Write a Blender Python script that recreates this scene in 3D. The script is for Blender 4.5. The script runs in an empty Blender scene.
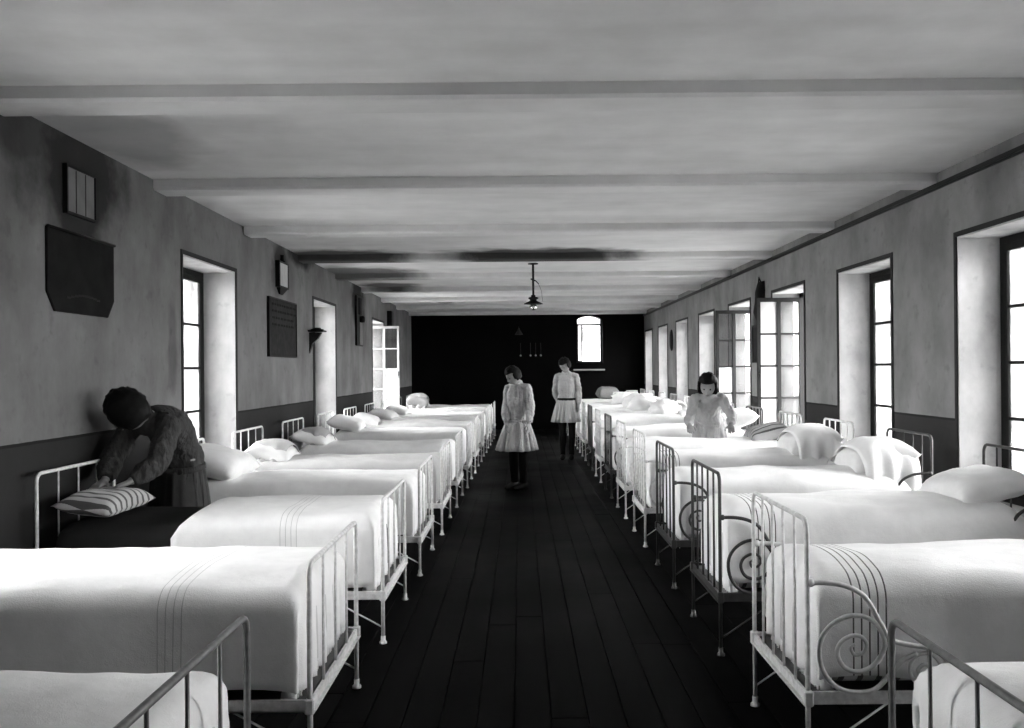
import bpy, math, random
from mathutils import Vector, Matrix, noise

random.seed(7)
S = bpy.context.scene
C = S.collection
V = Vector
PI = math.pi

# ------------------------------------------------------------------ camera
cam_d = bpy.data.cameras.new('camera')
cam_d.sensor_width = 36.0
cam_d.lens = 900.0 / 1024.0 * 36.0
cam_d.shift_x = -8.0 / 1024.0
cam_d.shift_y = 6.0 / 1024.0
cam_d.clip_end = 300
cam = bpy.data.objects.new('camera', cam_d)
cam.location = (0, 0, 1.5)
cam.rotation_euler = (PI / 2, 0.0085, 0)
C.objects.link(cam)
S.camera = cam

# ------------------------------------------------------------------ sky, exposure
SKY = 38.0
world = bpy.data.worlds.new('sky')
S.world = world
world.use_nodes = True
bg = world.node_tree.nodes['Background']
bg.inputs[0].default_value = (1, 1, 1, 1)
bg.inputs[1].default_value = SKY
S.view_settings.view_transform = 'Standard'
S.view_settings.look = 'None'
S.view_settings.exposure = 0.0
S.view_settings.gamma = 1.0
S.view_settings.use_curve_mapping = False
S.cycles.max_bounces = 10
S.cycles.diffuse_bounces = 7
S.cycles.glossy_bounces = 3
S.cycles.transparent_max_bounces = 12
S.cycles.use_denoising = True
S.cycles.sample_clamp_indirect = 8

# room
XL, XR = -2.745, 3.15
YN, YF = -2.3, 22.8
ZC = 2.955
WT = 0.46            # wall thickness
DADO = 1.11
SILL = 0.50
R_WIN = [(2.86, 4.11), (5.22, 6.47), (7.62, 8.88), (9.95, 11.20), (12.28, 13.54), (14.56, 15.80), (16.86, 18.10), (19.18, 20.40), (21.38, 22.56)]
R_TOP = 2.43
L_WIN = [(3.32, 4.64), (7.33, 8.69), (11.97, 13.40), (16.75, 18.15)]  # nearest one is out of view, placed to light the near beds
L_TOP = 2.47
B_WIN = (1.43, 2.10, 1.66, 2.86)     # back window x0,x1,z0,z1


def portal(loc, rot, sx, sy):
    d = bpy.data.lights.new('daylight_portal', 'AREA')
    d.shape = 'RECTANGLE'
    d.size = sx
    d.size_y = sy
    d.cycles.is_portal = True
    o = bpy.data.objects.new('daylight_portal', d)
    o.location = loc
    o.rotation_euler = rot
    C.objects.link(o)


for a, b in R_WIN:
    portal((XR + WT + 0.02, (a + b) / 2, (SILL + R_TOP) / 2), (0, PI / 2, 0), R_TOP - SILL, b - a)
for a, b in L_WIN:
    portal((XL - WT - 0.02, (a + b) / 2, (SILL + L_TOP) / 2), (0, -PI / 2, 0), L_TOP - SILL, b - a)
portal(((B_WIN[0] + B_WIN[1]) / 2, YF + WT + 0.02, (B_WIN[2] + B_WIN[3]) / 2), (-PI / 2, 0, 0), B_WIN[1] - B_WIN[0], B_WIN[3] - B_WIN[2])


# ------------------------------------------------------------------ materials
class NT:
    def __init__(self, name):
        self.m = bpy.data.materials.new(name)
        self.m.use_nodes = True
        self.t = self.m.node_tree
        self.b = self.t.nodes['Principled BSDF']

    def n(self, typ, **kw):
        nd = self.t.nodes.new(typ)
        for k, v in kw.items():
            setattr(nd, k, v)
        return nd

    def set(self, sock, val):
        if hasattr(val, 'is_linked') or isinstance(val, bpy.types.NodeSocket):
            self.t.links.new(val, sock)
        else:
            sock.default_value = val

    def math(self, op, a, b=0.0, clamp=False):
        nd = self.n('ShaderNodeMath', operation=op, use_clamp=clamp)
        self.set(nd.inputs[0], a)
        self.set(nd.inputs[1], b)
        return nd.outputs[0]

    def mix(self, f, a, b):
        nd = self.n('ShaderNodeMix', data_type='RGBA')
        self.set(nd.inputs[0], f)
        for i, x in ((6, a), (7, b)):
            if isinstance(x, (int, float)):
                x = (x, x, x, 1)
            self.set(nd.inputs[i], x)
        return nd.outputs[2]

    def noise(self, vec, scale, detail=4, rough=0.55):
        nd = self.n('ShaderNodeTexNoise')
        self.set(nd.inputs['Vector'], vec)
        nd.inputs['Scale'].default_value = scale
        nd.inputs['Detail'].default_value = detail
        nd.inputs['Roughness'].default_value = rough
        return nd.outputs['Fac']

    def mapping(self, vec, scale):
        nd = self.n('ShaderNodeMapping')
        self.set(nd.inputs['Vector'], vec)
        nd.inputs['Scale'].default_value = scale
        return nd.outputs[0]

    def ramp(self, f, lo, hi, a=0.0, b=1.0):
        nd = self.n('ShaderNodeMapRange')
        self.set(nd.inputs[0], f)
        nd.inputs[1].default_value = lo
        nd.inputs[2].default_value = hi
        nd.inputs[3].default_value = a
        nd.inputs[4].default_value = b
        return nd.outputs[0]

    def bump(self, h, strength, dist=0.01):
        nd = self.n('ShaderNodeBump')
        nd.inputs['Strength'].default_value = strength
        nd.inputs['Distance'].default_value = dist
        self.set(nd.inputs['Height'], h)
        self.t.links.new(nd.outputs[0], self.b.inputs['Normal'])

    def pos(self):
        return self.n('ShaderNodeNewGeometry').outputs['Position']

    def obj(self):
        return self.n('ShaderNodeTexCoord').outputs['Object']

    def uv(self):
        return self.n('ShaderNodeTexCoord').outputs['UV']

    def fin(self, col, rough=0.8, metal=0.0, spec=0.3):
        if isinstance(col, (int, float)):
            col = (col, col, col, 1)
        self.set(self.b.inputs['Base Color'], col)
        self.set(self.b.inputs['Roughness'], rough)
        self.b.inputs['Metallic'].default_value = metal
        self.b.inputs['Specular IOR Level'].default_value = spec
        return self.m


def soot_shade_marks(k, pos, lst, grain):
    """dark marks, soot and painted-in shade, each (centre, size xyz, strength)"""
    tot = None
    for c, sz, st in lst:
        sub = k.n('ShaderNodeVectorMath', operation='SUBTRACT')
        k.set(sub.inputs[0], pos)
        sub.inputs[1].default_value = c
        mul = k.n('ShaderNodeVectorMath', operation='MULTIPLY')
        k.t.links.new(sub.outputs[0], mul.inputs[0])
        mul.inputs[1].default_value = (1 / sz[0], 1 / sz[1], 1 / sz[2])
        ln = k.n('ShaderNodeVectorMath', operation='LENGTH')
        k.t.links.new(mul.outputs[0], ln.inputs[0])
        d = k.math('ADD', ln.outputs['Value'], k.math('MULTIPLY', k.math('SUBTRACT', grain, 0.5), 1.1))
        f = k.ramp(d, 0.65, 1.15, st, 0.0)
        tot = f if tot is None else k.math('MAXIMUM', tot, f)
    return tot


def plaster(name, base, dado, mark_list, dado_z=DADO):
    k = NT(name)
    p = k.pos()
    n1 = k.noise(p, 1.3, 7, 0.62)
    n2 = k.noise(k.mapping(p, (2.6, 2.6, 1.3)), 1.0, 6, 0.62)
    n3 = k.noise(p, 9, 4)
    v = k.math('ADD', k.math('MULTIPLY', n1, 0.55), k.math('MULTIPLY', n2, 0.45))
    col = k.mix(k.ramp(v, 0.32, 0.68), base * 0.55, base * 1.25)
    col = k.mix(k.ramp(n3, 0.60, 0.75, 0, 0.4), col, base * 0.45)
    if mark_list:
        col = k.mix(soot_shade_marks(k, p, mark_list, k.noise(p, 2.6, 5)), col, 0.012)
    if dado:
        sep = k.n('ShaderNodeSeparateXYZ')
        k.set(sep.inputs[0], p)
        z = k.math('ADD', sep.outputs[2], k.math('MULTIPLY', k.math('SUBTRACT', n2, 0.5), 0.01))
        f = k.math('LESS_THAN', z, dado_z)
        dcol = k.mix(n1, dado * 0.7, dado * 1.3)
        col = k.mix(f, col, dcol)
        f2 = k.math('MULTIPLY', k.math('LESS_THAN', z, dado_z + 0.012), k.math('GREATER_THAN', z, dado_z - 0.006))
        col = k.mix(f2, col, dado * 0.6)
    k.bump(k.math('ADD', n3, k.math('MULTIPLY', n2, 0.5)), 0.25, 0.01)
    return k.fin(col, 0.9, spec=0.04)


def simple(name, g, rough=0.7, metal=0.0, var=0.12, scale=12, spec=0.12, coord='obj', bump=0.1):
    k = NT(name)
    p = k.obj() if coord == 'obj' else k.pos()
    n = k.noise(p, scale, 5)
    k.bump(n, bump, 0.004)
    return k.fin(k.mix(n, g * (1 - var * 2), g * (1 + var * 2)), rough, metal, spec)


def cloth(name, g, rough=0.9, stripes=None, stripe_col=0.12, axis='uv'):
    k = NT(name)
    uv = k.uv()
    p = k.obj()
    n = k.noise(p, 7, 4)
    weave = k.noise(k.mapping(p, (90, 90, 90)), 3.0, 2)
    col = k.mix(k.ramp(n, 0.3, 0.7), g * 0.93, min(g * 1.05, 0.95))
    if stripes:
        u0, u1, pitch, duty = stripes
        sep = k.n('ShaderNodeSeparateXYZ')
        k.set(sep.inputs[0], uv if axis == 'uv' else p)
        u = sep.outputs[0] if axis in ('uv', 'x') else sep.outputs[1]
        fr = k.math('FRACT', k.math('DIVIDE', k.math('ADD', u, 10.0), pitch))
        f = k.math('LESS_THAN', fr, duty)
        f = k.math('MULTIPLY', f, k.math('GREATER_THAN', u, u0))
        f = k.math('MULTIPLY', f, k.math('LESS_THAN', u, u1))
        col = k.mix(f, col, stripe_col)
    k.bump(k.math('ADD', n, k.math('MULTIPLY', weave, 0.15)), 0.40, 0.02)
    m = k.fin(col, rough, spec=0.1 if g > 0.3 else 0.02)
    k.b.inputs['Sheen Weight'].default_value = 0.15 if g > 0.3 else 0.0
    return m


M = {}
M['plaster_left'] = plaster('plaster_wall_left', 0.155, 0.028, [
    ((XL, 5.62, 2.72), (1, 0.62, 0.52), 0.86), ((XL, 5.1, 2.88), (1, 0.7, 0.22), 0.6),  # second mark darkens the near end just under the ceiling
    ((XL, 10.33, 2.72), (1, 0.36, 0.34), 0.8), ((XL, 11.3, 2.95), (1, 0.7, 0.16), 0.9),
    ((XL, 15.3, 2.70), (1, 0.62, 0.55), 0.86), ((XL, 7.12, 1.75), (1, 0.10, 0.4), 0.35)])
M['plaster_right'] = plaster('plaster_wall_right', 0.25, 0.04, [
    ((XR, 11.85, 2.0), (1, 0.3, 0.42), 0.7)])  # patch between the windows is part soot, part painted shadow
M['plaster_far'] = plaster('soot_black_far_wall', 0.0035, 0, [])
M['plaster_near'] = plaster('plaster_wall_near', 0.06, 0.03, [])
M['reveal'] = plaster('whitewashed_reveal', 0.46, 0, [])
kc = NT('ceiling_whitewash')
pc = kc.pos()
c1 = kc.noise(kc.mapping(pc, (0.35, 1.6, 1)), 1.2, 6)
c2 = kc.noise(pc, 3.0, 5)
cc = kc.mix(kc.ramp(kc.math('ADD', kc.math('MULTIPLY', c1, 0.6), kc.math('MULTIPLY', c2, 0.4)), 0.35, 0.65), 0.55, 0.72)
cc = kc.mix(soot_shade_marks(kc, pc, [((0.25, 11.25, 2.9), (1.3, 0.55, 0.5), 0.93), ((-2.3, 11.3, 2.95), (1.0, 0.6, 0.5), 0.9), ((-2.3, 13.2, 2.95), (0.9, 0.7, 0.5), 0.8),
                            ((-2.2, 15.3, 2.95), (0.55, 0.5, 0.5), 0.85), ((-2.5, 5.5, 2.95), (0.5, 0.9, 0.4), 0.4), ((-1.6, 19.2, 2.95), (0.2, 0.4, 0.5), 0.7)], kc.noise(pc, 2.0, 5)), cc, 0.015)  # the mark at the front left paints in shading along the wall
kc.bump(c2, 0.15, 0.01)
M['ceiling'] = kc.fin(cc, 0.85, spec=0.15)
kf = NT('dark_oiled_boards')
pf = kf.pos()
rnd = kf.n('ShaderNodeObjectInfo').outputs['Random']
gr = kf.noise(kf.mapping(pf, (26, 1.4, 10)), 1.0, 5)
worn = kf.noise(pf, 0.8, 4)
fc = kf.mix(gr, 0.0008, 0.003)
fc = kf.mix(kf.ramp(rnd, 0, 1, 0.0, 0.5), fc, 0.002)
fc = kf.mix(kf.ramp(worn, 0.45, 0.75, 0, 0.35), fc, 0.009)
kf.bump(gr, 0.25, 0.004)
M['boards'] = kf.fin(fc, kf.ramp(worn, 0.3, 0.7, 0.40, 0.60), spec=0.012)
M['gap'] = simple('dark_subfloor', 0.004, 0.9)
M['frame_dark'] = simple('dark_grey_window_paint', 0.020, 0.8, spec=0.03)
M['frame_edge'] = simple('dark_painted_line', 0.030, 0.8)
M['leaf_white'] = simple('pale_window_paint', 0.38, 0.5)
M['sill'] = simple('stone_sill', 0.35, 0.7)
M['trim'] = simple('dark_moulding', 0.028, 0.6)
M['iron_white'] = simple('chipped_white_iron', 0.66, 0.45, 0, 0.25, 35, 0.4)
M['iron_grey'] = simple('worn_grey_iron', 0.16, 0.42, 0.3, 0.35, 30, 0.5)
M['iron_dark'] = simple('dark_iron', 0.045, 0.4, 0.4, 0.3, 30, 0.5)
M['black'] = simple('black_iron', 0.012, 0.5, spec=0.04)
M['sheet'] = cloth('white_cotton', 0.86)
M['sheet_striped'] = cloth('white_cotton_striped', 0.86, stripes=(0.035, 0.185, 0.030, 0.2), stripe_col=0.10)
M['sheet_faint'] = cloth('white_cotton_faint_stripe', 0.86, stripes=(0.34, 0.45, 0.030, 0.12), stripe_col=0.55)
M['blanket_grey'] = cloth('grey_wool', 0.36)
M['blanket_pale'] = cloth('pale_grey_wool', 0.44)
M['ticking'] = cloth('striped_ticking', 0.6, stripes=(-9, 9, 0.07, 0.3), stripe_col=0.10, axis='x')
M['mattress_dark'] = cloth('dark_wool_mattress', 0.022)
M['pillow'] = cloth('white_pillow_cotton', 0.80)
M['pillow_grey'] = cloth('grey_pillow_cotton', 0.24)
M['pillow_striped'] = cloth('striped_pillow_cotton', 0.42, stripes=(-9, 9, 0.075, 0.34), stripe_col=0.07, axis='y')
def smock_cloth(name, g):
    k = NT(name)
    p = k.obj()
    f1 = k.noise(k.mapping(p, (22, 22, 3.2)), 1.0, 3)
    f2 = k.noise(p, 14, 3)
    k.bump(k.math('ADD', f1, k.math('MULTIPLY', f2, 0.5)), 0.9, 0.035)
    return k.fin(k.mix(f2, g * 0.9, g * 1.08), 0.9, spec=0.03)


M['smock'] = smock_cloth('pale_linen_smock', 0.38)
M['smock_dark'] = smock_cloth('dark_grey_smock', 0.05)
M['apron'] = cloth('grey_apron', 0.06)
M['stocking'] = cloth('black_wool', 0.010)
M['hair'] = simple('black_hair', 0.008, 0.5, scale=40, spec=0.04)
M['skin'] = simple('skin', 0.26, 0.55, var=0.04)
M['lip'] = simple('lips', 0.16, 0.5)
M['eye'] = simple('dark_eye', 0.015, 0.2)
M['leather'] = simple('black_leather', 0.010, 0.4, spec=0.04)
M['paper_dark'] = simple('sooty_dark_print', 0.009, 0.8, var=0.45, scale=7, spec=0.04)
M['paper_mid'] = simple('dark_grey_print', 0.022, 0.75, var=0.4, scale=14, spec=0.04)
M['paper_pale'] = simple('pale_grey_card', 0.13, 0.7, var=0.2, scale=6)
M['brass'] = simple('tarnished_metal', 0.10, 0.35, 0.8)
M['far_stone'] = simple('pale_house_render', 0.35, 0.9, scale=2)
M['far_dark'] = simple('house_shutter', 0.012, 0.8, spec=0.02)
kg = NT('window_glass')
kg.t.nodes.remove(kg.b)
tr = kg.n('ShaderNodeBsdfTransparent')
tr.inputs[0].default_value = (0.93, 0.93, 0.93, 1)
gl = kg.n('ShaderNodeBsdfGlossy')
gl.inputs['Roughness'].default_value = 0.03
fz = kg.n('ShaderNodeFresnel')
fz.inputs[0].default_value = 1.45
dirt = kg.noise(kg.pos(), 3.0, 3)
mx = kg.n('ShaderNodeMixShader')
kg.t.links.new(fz.outputs[0], mx.inputs[0])
kg.t.links.new(tr.outputs[0], mx.inputs[1])
kg.t.links.new(gl.outputs[0], mx.inputs[2])
df = kg.n('ShaderNodeBsdfTranslucent')
df.inputs[0].default_value = (0.7, 0.7, 0.7, 1)
mx2 = kg.n('ShaderNodeMixShader')
kg.set(mx2.inputs[0], kg.ramp(dirt, 0.3, 0.8, 0.02, 0.2))
kg.t.links.new(mx.outputs[0], mx2.inputs[1])
kg.t.links.new(df.outputs[0], mx2.inputs[2])
kg.t.links.new(mx2.outputs[0], kg.t.nodes['Material Output'].inputs[0])
M['glass'] = kg.m
kw_ = NT('whitewashed_glass')
kw_.fin(0.42, 0.5)
kw_.b.inputs['Transmission Weight'].default_value = 0.0
M['glass_white'] = kw_.m
kb = NT('clear_bulb_glass')
M['bulb'] = kb.fin(0.9, 0.05, spec=0.6)
kb.b.inputs['Transmission Weight'].default_value = 0.9


# ------------------------------------------------------------------ mesh helpers
class MB:
    def __init__(self):
        self.v = []
        self.f = []
        self.uv = None

    def box(self, x0, x1, y0, y1, z0, z1):
        i = len(self.v)
        self.v += [V(p) for p in ((x0, y0, z0), (x1, y0, z0), (x1, y1, z0), (x0, y1, z0), (x0, y0, z1), (x1, y0, z1), (x1, y1, z1), (x0, y1, z1))]
        self.f += [tuple(i + j for j in q) for q in ((0, 3, 2, 1), (4, 5, 6, 7), (0, 1, 5, 4), (1, 2, 6, 5), (2, 3, 7, 6), (3, 0, 4, 7))]
        return self

    def bbox(self, x0, x1, y0, y1, z0, z1, c=0.01):
        """box with chamfered edges in the xy outline and the top rim"""
        pts = [(x0 + c, y0), (x1 - c, y0), (x1, y0 + c), (x1, y1 - c), (x1 - c, y1), (x0 + c, y1), (x0, y1 - c), (x0, y0 + c)]
        cx, cy = (x0 + x1) / 2, (y0 + y1) / 2
        ins = lambda p: (p[0] + (c if p[0] < cx else -c), p[1] + (c if p[1] < cy else -c))
        rings = [[V((*ins(p), z0)) for p in pts], [V((*p, z0 + c)) for p in pts], [V((*p, z1 - c)) for p in pts], [V((*ins(p), z1)) for p in pts]]
        return self.loft(rings)

    def loft(self, rings, cap=True, closed=True):
        i = len(self.v)
        n = len(rings[0])
        for r in rings:
            self.v += [V(p) for p in r]
        for a in range(len(rings) - 1):
            for b in range(n if closed else n - 1):
                c = (b + 1) % n
                self.f.append((i + a * n + b, i + a * n + c, i + (a + 1) * n + c, i + (a + 1) * n + b))
        if cap:
            self.f.append(tuple(i + k for k in reversed(range(n))))
            self.f.append(tuple(i + (len(rings) - 1) * n + k for k in range(n)))
        return self

    def tube(self, pts, r, n=8, hint=None):
        pts = [V(p) for p in pts]
        rr = r if isinstance(r, (list, tuple)) else [r] * len(pts)
        t = (pts[1] - pts[0]).normalized()
        u = V(hint) if hint else (V((0, 0, 1)) if abs(t.z) < 0.9 else V((1, 0, 0)))
        u = (u - t * u.dot(t)).normalized()
        rings = []
        for k, p in enumerate(pts):
            a = pts[max(k - 1, 0)]
            b = pts[min(k + 1, len(pts) - 1)]
            t = (b - a).normalized()
            u = (u - t * u.dot(t)).normalized()
            w = t.cross(u)
            ra = rr[k] if isinstance(rr[k], (tuple, list)) else (rr[k], rr[k])
            rings.append([p + u * (ra[0] * math.cos(2 * PI * j / n)) + w * (ra[1] * math.sin(2 * PI * j / n)) for j in range(n)])
        return self.loft(rings)

    def lathe(self, prof, c=(0, 0, 0), n=16, cap=True):
        c = V(c)
        return self.loft([[c + V((r * math.cos(2 * PI * j / n), r * math.sin(2 * PI * j / n), z)) for j in range(n)] for r, z in prof], cap)

    def ball(self, c, r, nu=14, nv=10):
        c = V(c)
        r = r if isinstance(r, (tuple, list)) else (r, r, r)
        rings = []
        for a in range(1, nv):
            th = PI * a / nv
            rings.append([c + V((r[0] * math.sin(th) * math.cos(2 * PI * j / nu), r[1] * math.sin(th) * math.sin(2 * PI * j / nu), -r[2] * math.cos(th))) for j in range(nu)])
        return self.loft(rings)

    def mesh(self, name, mat, smooth=False):
        me = bpy.data.meshes.new(name)
        me.from_pydata([tuple(p) for p in self.v], [], self.f)
        me.materials.append(mat)
        if smooth:
            me.polygons.foreach_set('use_smooth', [True] * len(me.polygons))
        if self.uv:
            l = me.uv_layers.new(name='UVMap')
            for lp in me.loops:
                l.data[lp.index].uv = self.uv[lp.vertex_index]
        me.update()
        return me

    def build(self, name, mat, parent=None, smooth=False):
        return link(name, self.mesh(name, mat, smooth), parent)


def link(name, me, parent=None):
    o = bpy.data.objects.new(name, me)
    C.objects.link(o)
    if parent:
        o.parent = parent
    return o


def tag(o, label=None, cat=None, group=None, kind=None):
    if label:
        o['label'] = label
    if cat:
        o['category'] = cat
    if group:
        o['group'] = group
    if kind:
        o['kind'] = kind
    return o


def empty(name, loc=(0, 0, 0), rz=0.0):
    o = bpy.data.objects.new(name, None)
    o.empty_display_size = 0.1
    o.location = loc
    o.rotation_euler = (0, 0, rz)
    C.objects.link(o)
    return o


def spline(pts, n=6):
    pts = [V(p) for p in pts]
    P = [pts[0] * 2 - pts[1]] + pts + [pts[-1] * 2 - pts[-2]]
    out = []
    for i in range(1, len(P) - 2):
        a, b, c, d = P[i - 1:i + 3]
        for k in range(n):
            t = k / n
            out.append(0.5 * ((2 * b) + (c - a) * t + (2 * a - 5 * b + 4 * c - d) * t * t + (3 * b - a - 3 * c + d) * t ** 3))
    out.append(pts[-1])
    return out


ORD = ['first', 'second', 'third', 'fourth', 'fifth', 'sixth', 'seventh', 'eighth', 'ninth', 'tenth', 'eleventh', 'twelfth', 'thirteenth', 'fourteenth', 'fifteenth', 'sixteenth', 'seventeenth']

# ------------------------------------------------------------------ shell
# floor: dark sub-floor with separate boards
fl = MB().box(XL - 0.05, XR + 0.05, YN - 0.05, YF + 0.05, -0.12, -0.028).build('floor', M['gap'])
tag(fl, 'dark worn wooden board floor of the long dormitory', 'floor', kind='structure')
BW = 0.158
nrow = int((XR - XL) / BW)
bw = (XR - XL) / nrow
board_meshes = {}
for i in range(nrow):
    y = YN - random.uniform(0, 3.0)
    while y < YF:
        ln = 4.4
        y0, y1 = max(y, YN), min(y + ln, YF)
        if y1 - y0 > 0.05:
            key = round(y1 - y0, 3)
            if key not in board_meshes:
                board_meshes[key] = MB().bbox(-bw / 2 + 0.0025, bw / 2 - 0.0025, 0.002, key - 0.002, -0.026, 0.0, 0.002).mesh('board', M['boards'])
            o = link('board', board_meshes[key], fl)
            o.location = (XL + (i + 0.5) * bw, y0, random.uniform(-0.0012, 0.0))
        y += ln


def side_wall(name, x0, x1, wins, top, mat, label):
    b = MB()
    ys = [YN - WT] + [e for w in wins for e in w] + [YF + WT]
    for i in range(0, len(ys), 2):
        b.box(x0, x1, ys[i], ys[i + 1], -0.1, ZC + 0.2)
    for a, c in wins:
        b.box(x0, x1, a, c, -0.1, SILL)
        b.box(x0, x1, a, c, top, ZC + 0.2)
    return tag(b.build(name, mat), label, 'wall', kind='structure')


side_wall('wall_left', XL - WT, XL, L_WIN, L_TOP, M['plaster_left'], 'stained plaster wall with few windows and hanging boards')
side_wall('wall_right', XR, XR + WT, R_WIN, R_TOP, M['plaster_right'], 'stained plaster wall with a long row of windows')
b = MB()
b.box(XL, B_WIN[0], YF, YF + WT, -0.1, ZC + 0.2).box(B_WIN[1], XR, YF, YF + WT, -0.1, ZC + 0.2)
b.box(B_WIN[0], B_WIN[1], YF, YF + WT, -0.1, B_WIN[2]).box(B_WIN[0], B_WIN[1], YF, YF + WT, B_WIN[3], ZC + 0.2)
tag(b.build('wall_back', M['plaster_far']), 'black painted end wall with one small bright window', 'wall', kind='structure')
tag(MB().box(XL, XR, YN - WT, YN, -0.1, ZC + 0.2).build('wall_front', M['plaster_near']), 'plaster end wall behind the viewer', 'wall', kind='structure')

ce = MB().box(XL, XR, YN, YF, ZC, ZC + 0.15).build('ceiling', M['ceiling'])
tag(ce, 'smoke stained whitewashed ceiling crossed by shallow beams', 'ceiling', kind='structure')
bm_beam = MB()
BWD, BH, BC = 0.27, 0.080, 0.018
prof = [(-BWD / 2, 0.02), (-BWD / 2, -BH + BC), (-BWD / 2 + BC, -BH), (BWD / 2 - BC, -BH), (BWD / 2, -BH + BC), (BWD / 2, 0.02)]
bm_beam.loft([[V((x, p[0], p[1])) for p in prof] for x in (XL + 0.005, XR - 0.005)])
me_beam = bm_beam.mesh('beam', M['ceiling'])
for i in range(-3, 9):
    o = link('beam', me_beam, ce)
    o.location = (0, 4.68 + 2.21 * i, ZC)
# dark moulding under the ceiling of the window wall
tag(MB().box(XR - 0.028, XR, YN, YF, ZC - 0.115, ZC - 0.085).box(XR - 0.016, XR, YN, YF, ZC - 0.125, ZC - 0.115).build('trim_1', M['trim']),
    'thin dark moulding running under the ceiling above the window row', 'moulding', kind='structure')


# ------------------------------------------------------------------ windows
def casement_mesh(w, h, rows, split=0.0):
    """one leaf, hinge edge at x=0, in the xz plane, facing -y; returns frame mesh builder and pane rects"""
    st, tr_, br, mu, t = 0.042, 0.05, 0.15, 0.022, 0.038
    b = MB()
    b.box(0, st, -t / 2, t / 2, 0, h).box(w - st, w, -t / 2, t / 2, 0, h)
    b.box(st, w - st, -t / 2, t / 2, 0, br).box(st, w - st, -t / 2, t / 2, h - tr_, h)
    ph = (h - br - tr_) / rows
    rects = []
    for i in range(rows):
        z0, z1 = br + ph * i, br + ph * (i + 1)
        if i:
            b.box(st, w - st, -t / 2 + 0.006, t / 2 - 0.006, z0 - mu / 2, z0 + mu / 2)
        zz = (z0 + (mu / 2 if i else 0), z1 - (mu / 2 if i < rows - 1 else 0))
        if split:
            rects.append((st, split - 0.022) + zz)
            rects.append((split + 0.022, w - st) + zz)
        else:
            rects.append((st, w - st) + zz)
    if split:
        b.box(split - 0.022, split + 0.022, -t / 2 - 0.003, t / 2 + 0.003, br, h - tr_)
    return b, rects


wcount = 0
leaf_cache = {}


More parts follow.
